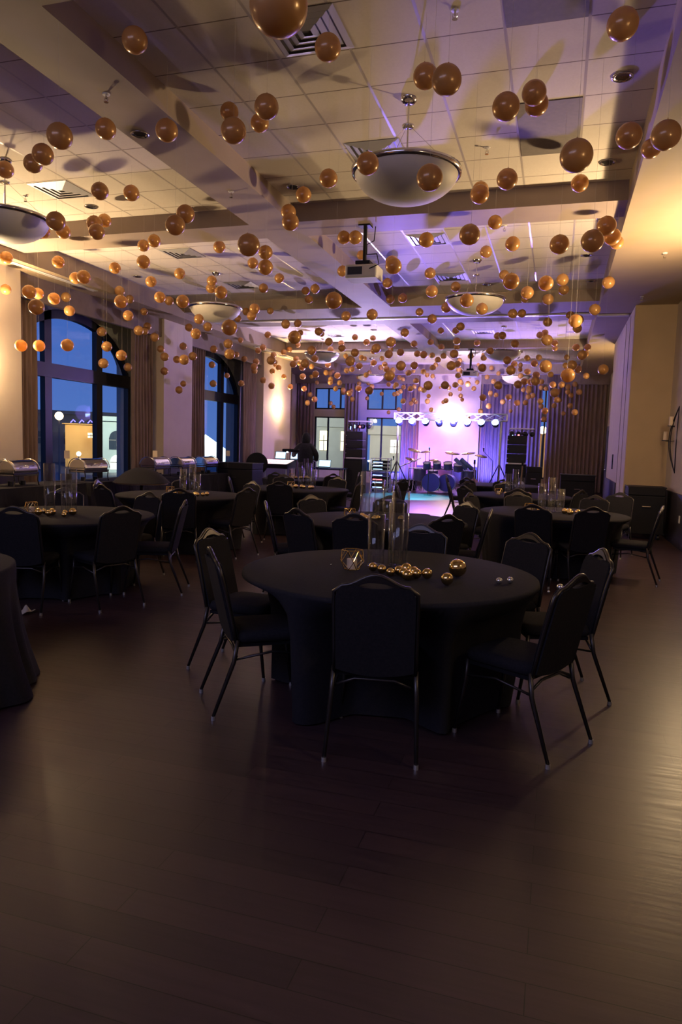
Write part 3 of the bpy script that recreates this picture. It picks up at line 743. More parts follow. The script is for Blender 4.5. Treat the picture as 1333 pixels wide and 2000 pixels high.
(-8.20,18.42,3.77,0.092,'gold balloon before the far left pier sconce, second from left, upper row'),
(-7.75,18.49,3.11,0.092,'gold balloon before the far left pier sconce, third from left, lower row'),
(-6.96,18.79,3.65,0.092,'gold balloon before the far left bulkhead, rightmost'),
(-5.05,19.38,3.84,0.092,'gold balloon before the stage window, leftmost'),
(-4.70,19.47,3.67,0.092,'gold balloon before the stage window, third from left'),
(-1.30,20.76,3.95,0.092,'gold balloon before the far right bowl pendant, rightmost'),
(-1.40,20.63,3.01,0.092,'gold balloon before the curtain right of the white stage wall, third from left, lower row'),
(-0.22,21.03,3.40,0.092,'gold balloon before the far right curtain, leftmost, upper row'),
(-5.47,18.87,4.47,0.088,'gold balloon before the third bay ceiling in the middle, leftmost, top row'),
(-8.27,19.05,4.25,0.092,'gold balloon before the third bay ceiling at left, leftmost, upper row'),
(-6.41,19.62,4.25,0.092,'gold balloon before the far left bowl pendant, third from left, middle row'),
(-3.48,19.47,4.40,0.088,'gold balloon before the long beam near the stage, second from left, upper row'),
(-3.36,20.56,4.42,0.092,'gold balloon before the long beam near the stage, rightmost, upper row'),
(-8.22,18.98,3.31,0.092,'gold balloon before the far left pier sconce, second from left, lower row'),
(-6.18,19.62,3.51,0.092,'gold balloon before the left far window, rightmost'),
(-5.57,19.76,3.16,0.092,'gold balloon before the far curtain left of the stage window, leftmost'),
(-4.22,20.22,3.64,0.092,'gold balloon before the long beam near the stage, leftmost, lower row'),
(0.69,22.06,3.75,0.092,'gold balloon before the far right bulkhead, third from left, lower row'),
(-1.20,21.41,2.90,0.092,'gold balloon before the curtain right of the white stage wall, rightmost, lower row'),
(0.02,21.83,3.47,0.092,'gold balloon before the far right curtain, second from left, upper row'),
(0.43,21.88,2.68,0.092,'gold balloon before the far right curtain, rightmost, lower row'),
(-8.76,15.39,2.89,0.075,'small gold balloon before the pier between the arched windows, fourth from left, bottom row'),
(-8.86,18.87,3.21,0.090,'small gold balloon before the second arched window, rightmost, lower row'),
(-8.73,19.50,3.64,0.092,'small gold balloon before the far left pier sconce, leftmost, lower row'),
(-7.35,19.91,3.51,0.092,'small gold balloon before the corner curtain at far left, leftmost'),
(-6.65,20.16,3.88,0.092,'small gold balloon before the far left bowl pendant, second from left, bottom row'),
(-2.24,21.53,4.22,0.092,'small gold balloon before the third bay ceiling at right, rightmost, bottom row'),
(-3.54,21.12,4.12,0.092,'small gold balloon before the long beam near the stage, fourth from left, lower row'),
(-3.67,21.06,3.88,0.092,'small gold balloon before the long beam near the stage, third from left, lower row'),
(-3.00,21.21,3.39,0.092,'small gold balloon before the lit white stage wall, rightmost'),
(-6.90,18.41,4.54,0.083,'small gold balloon before the third bay ceiling at left, rightmost, upper row'),
(-6.34,18.58,4.53,0.083,'small gold balloon before the far left bowl pendant, second from left, top row'),
(-6.27,20.19,4.51,0.090,'small gold balloon before the far left bowl pendant, rightmost, top row'),
(-8.26,18.68,4.11,0.086,'small gold balloon before the third bay ceiling at left, leftmost, lower row'),
(-5.12,19.47,4.53,0.085,'small gold balloon before the third bay ceiling in the middle, second from left, top row'),
(-3.00,21.18,4.50,0.090,'small gold balloon before the third bay ceiling at right, leftmost, middle row'),
(-3.45,21.58,4.29,0.092,'small gold balloon before the long beam near the stage, rightmost, lower row'),
(-2.66,21.82,4.31,0.092,'small gold balloon before the third bay ceiling at right, second from left, bottom row'),
(-1.03,22.37,4.31,0.092,'small gold balloon before the fourth bay ceiling at right, leftmost, lower row'),
(-0.69,22.48,4.34,0.092,'small gold balloon before the fourth bay ceiling at right, second from left, lower row'),
(0.10,22.69,4.12,0.092,'small gold balloon before the end bulkhead above the curtains, rightmost, upper row'),
(-0.57,22.38,3.02,0.092,'small gold balloon before the gap between the stage curtains, leftmost'),
(-0.09,22.53,3.08,0.092,'small gold balloon before the far right curtain, second from left, lower row'),
(-8.86,19.06,3.93,0.088,'small gold balloon before the second arched window, rightmost, upper row'),
(-8.26,19.81,4.13,0.090,'small gold balloon before the third bay ceiling at left, second from left, lower row'),
(-7.80,20.51,4.10,0.092,'small gold balloon before the far left bulkhead, leftmost'),
(-4.25,21.54,3.54,0.092,'small gold balloon before the curtain left of the white stage wall, rightmost'),
(-4.40,21.46,3.29,0.092,'small gold balloon before the curtain left of the white stage wall, leftmost'),
(-5.20,21.30,4.01,0.092,'small gold balloon before the stage window, second from left'),
(-0.33,23.37,3.92,0.092,'small gold balloon before the end bulkhead above the curtains, second from left, lower row'),
(0.56,23.59,3.40,0.092,'small gold balloon before the far right curtain, rightmost, upper row'),
(-8.57,20.99,3.89,0.092,'small gold balloon before the far left pier sconce, fourth from left, upper row'),
(-7.42,21.24,2.93,0.092,'small gold balloon before the corner curtain at far left, rightmost'),
(-3.13,22.63,3.81,0.092,'small gold balloon before the far small projector, third from left'),
(-8.29,20.70,4.33,0.090,'small gold balloon before the third bay ceiling at left, third from left, lower row'),
(-8.34,21.30,4.50,0.092,'small gold balloon before the third bay ceiling at left, rightmost, lower row'),
(-3.78,21.50,4.30,0.088,'small gold balloon before the long beam near the stage, third from left, upper row'),
(-0.22,20.95,4.40,0.081,'small gold balloon before the fourth bay ceiling at right, third from left, lower row'),
(0.13,23.86,4.51,0.090,'small gold balloon before the fourth bay ceiling at right, rightmost, lower row'),
(-8.76,17.74,3.32,0.077,'small gold balloon before the second arched window, third from left, lower row'),
(-8.82,21.08,3.79,0.090,'small gold balloon before the far left pier sconce, fourth from left, lower row'),
(-8.45,21.75,3.36,0.092,'small gold balloon before the far left pier sconce, rightmost, lower row'),
(-8.02,21.88,3.31,0.092,'small gold balloon before the corner curtain at far left, second from left'),
(-6.62,22.00,3.91,0.091,'small gold balloon before the far left bowl pendant, third from left, bottom row'),
]
FAR_BALLOONS = [(-6.56,22.39,3.99,0.092),(-6.28,22.51,4.37,0.092),(-6.59,22.30,3.21,0.092),(-4.32,23.07,3.98,0.092),(-2.77,23.54,4.00,0.092),(-2.91,23.46,3.63,0.092),(-4.27,23.02,3.38,0.092),(-5.15,22.77,3.52,0.092),(-4.90,22.79,3.00,0.092),(-2.22,23.60,2.93,0.092),(-8.27,17.54,4.24,0.073),(-7.71,20.40,4.51,0.083),(-8.78,18.38,3.97,0.077),(-5.01,21.22,4.45,0.083),(-1.33,24.94,4.04,0.092),(-0.64,25.13,3.86,0.092),(-1.03,24.99,3.63,0.092),(-1.02,24.60,3.50,0.091),(-1.04,24.96,3.34,0.092),(-1.86,24.69,3.14,0.092),(-0.49,25.05,2.59,0.092),(-0.10,25.26,3.54,0.092),(-8.45,23.43,2.95,0.092),(-7.96,23.09,4.48,0.090),(-7.89,23.71,4.02,0.092),(-7.72,23.74,3.80,0.092),(-7.61,23.37,3.65,0.091),(-7.42,23.82,3.68,0.092),(-7.54,23.76,3.47,0.092),(-6.54,24.11,3.98,0.092),(-3.46,25.08,4.28,0.092),(-3.38,25.06,3.85,0.092),(-5.66,24.40,4.18,0.092),(-4.44,24.67,3.13,0.092),(-2.64,25.19,2.84,0.092),(-0.93,26.05,3.46,0.092),(-1.17,25.95,3.20,0.092),(-0.63,26.10,3.09,0.092),(0.24,26.44,3.81,0.092),(0.47,26.50,3.90,0.092),(0.24,26.03,3.60,0.091),(-0.19,26.24,3.13,0.092),(0.35,26.40,3.14,0.092),(-8.71,21.81,3.69,0.083),(-8.27,23.25,4.18,0.088),(-6.98,23.03,4.50,0.085),(-5.96,23.98,4.53,0.088),(-6.56,25.04,3.66,0.092),(-7.55,24.72,3.50,0.092),(-7.22,24.79,3.18,0.092),(-4.39,25.78,4.51,0.092),(-3.30,26.08,4.21,0.092),(-2.35,26.35,3.98,0.092),(-4.88,25.54,3.62,0.092),(-3.96,25.78,3.23,0.092),(0.36,26.50,3.51,0.088),(-8.80,24.66,3.33,0.090),(-3.36,24.56,4.51,0.084),(-2.60,26.50,4.15,0.089),(-3.06,26.50,3.73,0.090),(-3.99,26.50,3.76,0.091),(-6.54,26.15,4.46,0.092),(-5.36,26.38,3.16,0.092),(-2.42,26.10,3.54,0.088),(-2.25,26.50,3.50,0.089),(-1.40,25.84,4.50,0.084),(-1.44,26.50,4.42,0.086),(-1.98,26.50,4.13,0.087),(-1.29,26.50,3.70,0.086),(-0.66,26.10,3.74,0.084),(-8.22,25.19,4.14,0.087),(-6.57,23.95,4.52,0.082),(-7.09,26.50,3.92,0.090),(-2.46,26.50,4.48,0.086),(-5.71,26.50,3.76,0.089),(-5.88,26.50,4.12,0.089),(-5.65,25.71,3.54,0.087),(-5.84,26.10,3.50,0.088),(-5.21,26.10,3.26,0.087),(-4.61,26.50,2.93,0.088),(-3.48,26.10,3.43,0.086),(-3.23,26.50,2.65,0.087),(0.14,26.50,2.87,0.081),(-7.46,26.50,3.89,0.087),(-7.06,26.50,4.31,0.087),(-7.93,26.50,3.53,0.088),(-7.77,26.50,3.62,0.087),(-2.44,23.35,4.54,0.073),(-4.82,26.50,4.22,0.085),(-4.61,26.50,4.18,0.084),(-2.20,26.50,4.28,0.082),(-2.95,26.50,3.96,0.083),(-3.57,26.50,3.71,0.084),(-6.29,26.50,3.87,0.086),(-6.05,26.50,3.50,0.086),(-3.91,26.50,3.51,0.084),(-0.50,26.50,3.74,0.078),(-8.47,26.50,2.99,0.085),(-5.29,26.50,3.79,0.082),(-5.86,26.50,2.93,0.082),(-4.73,26.50,3.44,0.081),(-8.59,20.78,4.04,0.065),(-8.33,22.20,4.16,0.068),(-8.73,24.56,3.97,0.075),(-8.73,25.19,3.81,0.077),(-8.34,25.84,4.29,0.079),(-7.50,26.50,4.14,0.080),(-6.55,26.50,3.51,0.079),(-7.97,26.10,3.50,0.079),(-8.59,26.50,3.13,0.081),(-5.35,26.50,4.38,0.078),(-2.97,26.50,4.24,0.076),(-3.52,26.50,3.93,0.076),(-5.65,26.10,4.02,0.077),(-5.21,26.50,3.21,0.078),(-2.45,26.50,3.51,0.076),(-7.12,26.50,3.33,0.076),(-6.25,26.50,2.81,0.075),(-3.47,26.50,3.32,0.073),(-1.70,26.50,2.93,0.071),(-8.74,21.10,3.99,0.060),(-3.46,25.84,4.28,0.068),(-6.06,26.50,3.77,0.072),(-4.17,26.50,3.22,0.070),(0.01,26.50,3.33,0.062),(-3.22,26.50,4.16,0.062),(-2.87,25.84,4.52,0.060),(-4.31,26.50,3.76,0.049)]
# ================================================================== CEILING FITTINGS
def make_pendant(label, x, y, z=CZ):
    t = thing('pendant_light', label, 'ceiling light', (x, y, 0), group='bowl pendants')
    MB().lathe([(.001, z - .045), (.05, z - .045), (.075, z - .02), (.08, z)], n=24).build('ceiling_rose', M_chrome, t, smooth=True)
    MB().cyl((0, 0, 4.12), (0, 0, z - .04), .008).build('stem', M_chrome, t)
    MB().lathe([(.001, 4.46), (.05, 4.465), (.055, 4.485), (.001, 4.50)], n=24).build('collar', M_chrome, t, smooth=True)
    prof = [(.001, 3.80)] + [(.48 * math.sin(a), 3.80 + .27 * (1 - math.cos(a)) / 1.0) for a in [PI / 2 * i / 12 for i in range(1, 13)]]
    prof += [(.465, 4.07)] + [(.465 * math.sin(a), 3.82 + .25 * (1 - math.cos(a))) for a in [PI / 2 * i / 12 for i in range(11, 0, -1)]] + [(.001, 3.82)]
    MB().lathe(prof, n=48).build('bowl', M_bowl, t, smooth=True)
    MB().lathe([(.478, 4.04), (.505, 4.045), (.512, 4.085), (.49, 4.095), (.47, 4.085), (.478, 4.04)], n=48).build('rim', M_chrome, t, smooth=True)
    b = MB()
    for k in range(3):
        a = 2 * PI * k / 3 + .3
        b.cyl((.03 * math.cos(a), .03 * math.sin(a), 4.47), (.46 * math.cos(a), .46 * math.sin(a), 4.09), .002, n=5)
    b.build('support_wires', M_chrome, t)
    return t
PEND = [(-1.48, 6.64, 'large white bowl pendant with chrome rim nearest the camera'),
        (-6.35, 7.0, 'white bowl pendant cut by the left edge of the photo'),
        (-1.48, 12.39, 'white bowl pendant right of the projector in the second bay'),
        (-6.40, 12.44, 'white bowl pendant in front of the left arched windows'),
        (-1.50, 19.03, 'far white bowl pendant on the right under violet ceiling'),
        (-6.50, 19.12, 'far white bowl pendant on the left behind balloons'),
        (-6.72, 25.4, 'farthest left bowl pendant before the plain end windows'),
        (-1.5, 25.4, 'farthest right bowl pendant before the closed curtains')]
for x, y, l in PEND: make_pendant(l, x, y)
def diffuser(x, y, label, z=CZ):
    t = thing('ceiling_vent', label, 'air vent', (x, y, z), group='square ceiling air vents')
    MB().box(-.29, .29, -.29, .29, -.004, 0).build('backing', M_ventback, t)
    b = MB()
    for k, r in enumerate((.295, .225, .155, .085)):
        d = .016 + .006 * k
        for q in range(4):
            a = [(-r, -r), (r, -r), (r, r), (-r, r)][q]; c = [(-r, -r), (r, -r), (r, r), (-r, r)][(q + 1) % 4]
            s_ = (r - .050) / r
            b.quad((a[0], a[1], -.005), (c[0], c[1], -.005), (c[0] * s_, c[1] * s_, -.016), (a[0] * s_, a[1] * s_, -.016))
    o = b.build('louvers', M_alu, t)
for x, y, l in [(-2.03, 5.42, 'square air vent at the top behind the nearest balloon'), (-2.05, 7.72, 'square air vent behind the large bowl pendant'),
                (-6.34, 7.98, 'square air vent in the near left ceiling'), (-6.33, 11.06, 'square air vent just past the left cross beam'),
                (-2.08, 11.05, 'square air vent right of the projector pole'), (-2.08, 13.5, 'square air vent in front of the second cross beam at right'),
                (-6.33, 13.49, 'square air vent above the left second bay bowl pendant'), (-6.35, 20.07, 'far square air vent in the left third bay'),
                (-2.11, 19.87, 'far square air vent in the violet right third bay')]:
    diffuser(x, y, l)
def downlight(x, y, z, label):
    t = thing('downlight', label, 'recessed light', (x, y, z), group='recessed downlights')
    MB().lathe([(.055, .0), (.085, -.003), (.09, -.012), (.075, -.014), (.058, -.004)], n=24).build('trim_ring', M_chrome, t, smooth=True)
    MB().lathe([(.001, -.003), (.058, -.003)], n=24).build('reflector', M_lens_off, t)
for x, y, z, l in [(.35, 6.68, CZ, 'recessed downlight nearest the right bulkhead at the top right'), (.35, 8.53, CZ, 'recessed downlight before the first cross beam at right'),
                   (-6.36, 8.61, CZ, 'recessed downlight past the near left air vent'), (-3.33, 8.49, CZ, 'recessed downlight beside the long beam crossing'),
                   (-4.05, 6.24, BZ, 'recessed downlight in the underside of the long beam'), (-1.5, 14.19, CZ, 'recessed downlight behind the second right bowl pendant'),
                   (.42, 14.21, CZ, 'recessed downlight just before the second cross beam at right'), (.28, 12.38, CZ, 'recessed downlight beside the right bulkhead in the second bay'),
                   (.42, 10.49, CZ, 'recessed downlight just past the first cross beam at right'), (-8.1, 12.42, CZ, 'recessed downlight beside the left bulkhead')]:
    downlight(x, y, z, l)
def sprinkler(x, y, z, label):
    t = thing('fire_sprinkler', label, 'sprinkler', (x, y, z), group='ceiling sprinklers')
    MB().lathe([(.001, 0), (.035, 0), (.03, -.01), (.001, -.012)], n=16).build('escutcheon', M_white, t)
    b = MB(); b.cyl((0, 0, -.01), (0, 0, -.04), .008); b.tube([(-.014, 0, -.03), (-.018, 0, -.05), (0, 0, -.065)], .003, 5); b.tube([(.014, 0, -.03), (.018, 0, -.05), (0, 0, -.065)], .003, 5); b.cyl((0, 0, -.065), (0, 0, -.069), .02)
    b.build('head', M_chrome, t)
for x, y, z, l in [(-3.89, 5.48, BZ, 'sprinkler under the long beam at upper left'), (-3.87, 7.88, BZ, 'sprinkler under the long beam before the crossing'),
                   (-.89, 7.87, CZ, 'sprinkler in the near right ceiling past the bowl pendant'), (-.89, 5.42, CZ, 'sprinkler at the very top of the near ceiling'),
                   (-6.99, 8.07, CZ, 'sprinkler left of the near left air vent'), (1.29, 11.02, KZ, 'sprinkler in the amber lit right soffit'),
                   (1.3, 13.95, KZ, 'sprinkler in the right soffit near the ochre wall'), (-.9, 10.6, CZ, 'sprinkler in the second bay right of the air vent')]:
    sprinkler(x, y, z, l)
# two dark replacement panels in the tile grid
X0 = -2.998
tag(MB().box(X0 + 4 * .61 + .01, X0 + 5 * .61 - .01, 5.738 - .61, 5.738 - .01, CZ - .006, CZ).build('ceiling_panel', M_dtile), 'dark square ceiling panel at the top edge of the photo', 'ceiling panel')
tag(MB().box(X0 + 4 * .61 + .01, X0 + 5 * .61 - .01, 5.738 + 2 * .61 + .01, 5.738 + 4 * .61 - .01, CZ - .006, CZ).build('ceiling_panel', M_dtile), 'long dark ceiling panel behind the paired balloons at right', 'ceiling panel')
# slot vent in the left soffit
t = thing('linear_vent', 'long white slot air vent in the left soffit', 'air vent', (0, 0, 0))
b = MB(); b.box(-8.76, -8.73, 5.5, 11.9, KZ - .012, KZ); b.box(-8.67, -8.64, 5.5, 11.9, KZ - .012, KZ); b.box(-8.715, -8.685, 5.5, 11.9, KZ - .010, KZ)
b.build('slot_frame', M_white, t)
t = thing('linear_vent', 'long white slot air vent in the far left soffit', 'air vent', (0, 0, 0))
b = MB(); b.box(-8.76, -8.73, 19.5, 25.5, KZ - .012, KZ); b.box(-8.67, -8.64, 19.5, 25.5, KZ - .012, KZ)
b.build('slot_frame', M_white, t)

def sconce(x, y, z, n, label):
    t = thing('wall_sconce', label, 'wall light', (x, y, z), math.atan2(n[1], n[0]) - PI / 2, 'wall sconces')
    MB().box(-.06, .06, -.05, -.03, -.12, .12).build('back_plate', M_bronze, t)
    b = MB(); pr_ = []
    N = 14
    cols = [( -.15 + .30 * i / N) for i in range(N + 1)]
    base = 0
    for zz, s_ in ((-.19, .55), (-.08, .85), (.05, 1.0), (.17, 1.0)):
        for i in range(N + 1):
            a = PI * i / N
            b.v.append((-.15 * s_ * math.cos(a), -.03 + .12 * s_ * math.sin(a), zz))
    for j in range(3):
        for i in range(N):
            q = j * (N + 1) + i
            b.f.append((q, q + 1, q + N + 2, q + N + 1))
    b.f.append(tuple(range(N + 1))[::-1])
    o = b.build('glass_shade', M_shade, t, smooth=True)
    o.visible_shadow = True
    return t
SL = ['glowing wall sconce on the near left pier at the photo edge', 'glowing wall sconce on the violet lit left pier', 'brightest wall sconce behind the truss on the white stage wall',
      'wall sconce on the near right wall', 'wall sconce on the right wall behind the camera', 'wall sconce on the left wall behind the camera', 'wall sconce hidden past the partition on the far right wall']
for (x, y, z, n), l in zip(SCONCES, SL):
    s_ = .07
    sconce(x - n[0] * (.05), y - n[1] * (.05), z, n, l)

def projector(x, y, ztop, zbody, label):
    t = thing('projector', label, 'projector', (x, y, 0))
    MB().box(-.08, .08, -.08, .08, ztop - .02, ztop).build('ceiling_plate', M_black, t)
    MB().cyl((0, 0, zbody + .14), (0, 0, ztop - .02), .026).build('pole', M_black, t)
    b = MB(); b.box(-.10, .10, -.10, .10, zbody + .11, zbody + .15)
    for k in range(4):
        a = PI / 4 + k * PI / 2
        b.cyl((0, 0, zbody + .13), (.15 * math.cos(a), .15 * math.sin(a), zbody + .085), .012, n=6)
    b.build('mount_arms', M_black, t)
    bd = MB().box(-.22, .22, -.18, .18, zbody - .09, zbody + .085).build('body', M_white, t, bevel=.02)
    MB().cyl((.08, .18, zbody), (.08, .215, zbody), .05, .045, 24).build('lens', M_black, bd)
    MB().box(-.2205, -.21, -.13, .10, zbody - .04, zbody + .05).box(-.18, .02, -.186, -.18, zbody - .05, zbody + .05).build('vent_grille', M_bronze, bd)
    MB().tube([(.12, -.18, zbody + .02), (.26, -.22, zbody + .06), (.20, -.12, zbody + .22), (.03, 0, zbody + .25), (.028, 0, ztop - .25), (.12, .02, ztop - .2), (.14, 0, ztop - .02)], .007, 6).build('cable', M_black, t)
projector(-2.64, 9.45, BZ, 3.86, 'white ceiling projector on a black pole under the first cross beam')
projector(-2.63, 21.6, BZ, 3.76, 'small far projector on a black pole before the white stage wall')

# ================================================================== BALLOONS
def balloon_mesh():
    me = bpy.data.meshes.new('balloon'); b = MB(); n = 20
    prof = []
    for i in range(n + 1):
        a = PI * i / n
        r = math.sin(a); z = -math.cos(a)
        z = z * (.965 if z < 0 else 1.0)
        r *= (1 - .02 * max(0, z) ** 2)
        prof.append((max(r, 1e-3), z))
    b.lathe(prof, n=32)
    me.from_pydata(b.v, [], b.f); me.polygons.foreach_set('use_smooth', [True] * len(me.polygons)); me.materials.append(M_balloon)
    return me
bal_me = balloon_mesh()
kb = MB().lathe([(.03, .975), (.045, 1.02), (.025, 1.05), (.055, 1.09), (.001, 1.10)], n=10)
knot0 = kb.build('knot', M_knot, smooth=True); knot_me = knot0.data; bpy.data.objects.remove(knot0)
s0 = MB().cyl((0, 0, 0), (0, 0, 1), .0007, n=4).build('string', M_string); str_me = s0.data; bpy.data.objects.remove(s0)
def top_at(x, y):
    if x > XR or x < XL: return KZ
    if -4.2 < x < -3.57: return BZ
    for a, c in beams:
        if a < y < c: return BZ
    return CZ
for x, y, z, r, lab in BALLOONS:
    o = bpy.data.objects.new('balloon', bal_me); o.location = (x, y, z); o.scale = (r, r, r); C.objects.link(o)
    o.rotation_euler = (random.uniform(-.12, .12), random.uniform(-.12, .12), random.random() * 6)
    tag(o, lab, 'balloon', 'gold balloons hung under the ceiling')
    k = bpy.data.objects.new('knot', knot_me); k.parent = o; C.objects.link(k)
    s = bpy.data.objects.new('string', str_me); s.parent = o
    L = (top_at(x, y) - z) / r - 1.08
    # string hangs straight from the ceiling even where the balloon leans a little
    s.rotation_mode = 'QUATERNION'
    s.rotation_quaternion = o.rotation_euler.to_quaternion().inverted()
    s.location = (0, 0, 1.08); s.scale = (1 / r * 1.0, 1 / r * 1.0, max(L, .05)); C.objects.link(s)
b = MB()
for x, y, z, r in FAR_BALLOONS:
    b.lathe([(max(math.sin(PI * i / 10) * r, .0005), -math.cos(PI * i / 10) * r * 1.05) for i in range(11)], (x, y, z), 14)
    b.cyl((x, y, z + r), (x, y, top_at(x, y)), .0006, n=3)
o = b.build('balloons', M_balloon, smooth=True)
tag(o, 'many tiny far gold balloons hanging before the stage and end windows', 'balloon', kind='stuff')

# ================================================================== CHAIRS
def chair_parts(label, loc, rz):
    t = thing('banquet_chair', label, 'chair', loc, rz, 'banquet chairs')
    # seat: rounded cushion
    def rr(w, d, r, n=5):
        pts = []
        for cx, cy, a0 in ((w - r, d - r, 0), (-w + r, d - r, 90), (-w + r, -d + r, 180), (w - r, -d + r, 270)):
            for i in range(n + 1):
                a = math.radians(a0 + 90 * i / n); pts.append((cx + r * math.cos(a), cy + r * math.sin(a)))
        return pts
    b = MB()
    layers = [(.19, .19, .05, .415), (.205, .205, .055, .425), (.21, .21, .06, .45), (.20, .20, .06, .472), (.17, .17, .06, .482)]
    P = [rr(w, d, r) for w, d, r, z in layers]; m = len(P[0])
    for p, (w, d, r, z) in zip(P, layers): b.v += [(x, y, z) for x, y in p]
    for j in range(len(layers) - 1):
        for i in range(m): b.f.append((j * m + i, j * m + (i + 1) % m, (j + 1) * m + (i + 1) % m, (j + 1) * m + i))
    b.f.append(tuple(range(m))[::-1]); b.f.append(tuple((len(layers) - 1) * m + i for i in range(m)))
    b.build('seat', M_seat, t, smooth=True)
    MB().box(-.19, .19, -.19, .19, .395, .416).build('seat_pan', M_black, t)
    # crown back with hand slot
    def ztop(x):
        a = abs(x) / .195
        if a > .86: return .872 - .05 * ((a - .86) / .14) ** 2
        return .872 + .058 * (.5 + .5 * math.cos(PI * min(a / .80, 1)))
    def bend(x, y, z):
        k = (z - .46)
        return (x, y - .215 - .20 * k - .10 * k * k, z)
    xs = [-.195 + .39 * i / 28 for i in range(29)]
    W = .075
    def slot(x):
        a = abs(x) / W
        if a >= 1: return .880, .880
        c = math.sqrt(1 - a * a)
        return .880 - .010 * c, .880 + .018 * c
    wd = lambda x: x
    cols1 = [(x, .405 + .03 * (abs(x) / .195) ** 2, min(slot(x)[0], ztop(x) - .001)) for x in xs]
    b = MB(); b.strip(cols1, -.018, .022, bend)
    b.build('backrest', M_seat, t)
    b = MB()
    cols2 = [(x, slot(x)[1], ztop(x)) for x in xs if ztop(x) > slot(x)[1] + .001]
    b.strip(cols2, -.016, .016, bend)
    b.build('handle_top', M_frame, t)
    # tube frame round the back
    path = [bend(-.203, 0, z) for z in (.40, .55, .70, .80, .845)]
    path += [bend(x, 0, ztop(x) + .004) for x in [-.185 + .37 * i / 16 for i in range(17)]]
    path += [bend(.203, 0, z) for z in (.845, .80, .70, .55, .42)]
    MB().tube(path, .011, 8).build('back_frame', M_frame, t, smooth=True)
    for sx in (-1, 1):
        for back in (0, 1):
            if back: pts = [(sx * .205, -.20, .44), (sx * .212, -.22, .32), (sx * .225, -.335, .02)]
            else: pts = [(sx * .19, .185, .42), (sx * .195, .19, .30), (sx * .215, .235, .02)]
            lg = MB().tube(pts, .012, 8, True, [.0135, .013, .010]).build('leg', M_frame, t, smooth=True)
            MB().cyl((pts[2][0], pts[2][1], 0), (pts[2][0], pts[2][1], .022), .013, .012, 10).build('glide', M_glide, lg)
    b = MB()
    for sx in (-1, 1): b.tube([(sx * .205, -.205, .33), (sx * .20, 0, .36), (sx * .195, .19, .33)], .007, 6)
    b.tube([(-.205, -.205, .345), (-.10, -.207, .385), (.10, -.207, .385), (.205, -.205, .345)], .008, 6)
    b.build('stretchers', M_frame, t, smooth=True)
    return t
chair0 = chair_parts('x', (0, 0, 0), 0)
used = [False]
CH = {}
def place_chair(x, y, rz, label, z=0):
    if not used[0]:
        o = chair0; used[0] = True
    else:
        o = copy_tree(chair0)
    o.location = (x, y, z); o.rotation_euler = (0, 0, rz)
    tag(o, label, 'chair', 'banquet chairs')
    return o

# ================================================================== TABLES
def round_table(cx, cy, label, clabel, chairs, seed=0, R=.91, flare=-.075):
    t = thing('round_table', label, 'table', (cx, cy, 0), 0, 'round banquet tables')
    MB().lathe([(.001, .725), (R - .02, .725), (R, .735), (R, .748), (R - .02, .755), (.001, .755)], n=64).build('tabletop', M_walnut, t)
    for a in (0, 1, 2, 3):
        q = PI / 4 + a * PI / 2
        MB().tube([(.42 * math.cos(q), .42 * math.sin(q), .725), (.46 * math.cos(q), .46 * math.sin(q), 0)], .014, 8).build('leg', M_frame, t)
    rnd = random.Random(seed)
    ph = [rnd.random() * 6 for _ in range(4)]
    n = 160
    dents = []
    for (bx, by, fx, fy) in chairs:
        ox, oy = bx + fx * .31, by + fy * .31          # chair origin
        ex, ey = ox + fx * .24 - cx, oy + fy * .24 - cy      # middle of seat front (and feet)
        dents.append((math.atan2(ey, ex), math.hypot(ex, ey)))
    b = MB()
    levels = [(.001, .764), (R * .5, .764), (R - .01, .764), (R + .006, .758), (R + .01, .74), (0, .62), (0, .50), (0, .36), (0, .20), (0, .012)]
    for j, (r0, z) in enumerate(levels):
        for k in range(n):
            a = 2 * PI * k / n
            if j < 5: r = r0
            else:
                dn = (.74 - z) / .74
                fold = .038 * dn * math.sin(11 * a + ph[0]) + .022 * dn * math.sin(19 * a + ph[1]) + .012 * dn * math.sin(31 * a + ph[2])
                r = R + .004 + fold + flare * dn * (dn if flare > 0 else 1)
                for da, dd in dents:
                    df = abs((a - da + PI) % (2 * PI) - PI)
                    hw = .27
                    if df < hw + .30:
                        wgt = 1 if df < hw else .5 + .5 * math.cos(PI * (df - hw) / .30)
                        lim = dd / max(math.cos(df), .7) - .03
                        zz = min(1, (.74 - z) / .20)
                        if lim < r: r = r + (max(lim, .3) - r) * wgt * zz
            b.v.append((r * math.cos(a), r * math.sin(a), z))
    for j in range(len(levels) - 1):
        for k in range(n): b.f.append((j * n + k, j * n + (k + 1) % n, (j + 1) * n + (k + 1) % n, (j + 1) * n + k))
    o = b.build('tablecloth', M_cloth, smooth=True, loc=(cx, cy, 0))
    tag(o, clabel, 'tablecloth', 'black round tablecloths')
    return t
ball_me = {}
def ornament(x, y, z, r, label, m=None, grp='gold glass balls on the tables'):
    m = m or M_ball
    if m.name not in ball_me:
        q = MB().ball((0, 0, 0), 1, 10).build('glass_ball', m, smooth=True); ball_me[m.name] = q.data; bpy.data.objects.remove(q)
    o = bpy.data.objects.new('glass_ball', ball_me[m.name]); o.location = (x, y, z + r); o.scale = (r, r, r); C.objects.link(o)
    tag(o, label, 'ornament', grp)
    return o
def vase(x, y, r, h, label, grp='cylinder vases on the tables'):
    prof = [(.001, .004), (r - .002, .004), (r, .012), (r, h), (r - .005, h), (r - .005, .018), (.001, .016)]
    o = MB().lathe(prof, n=28).build('glass_vase', M_vase, smooth=True, loc=(x, y, .764))
    return tag(o, label, 'vase', grp)
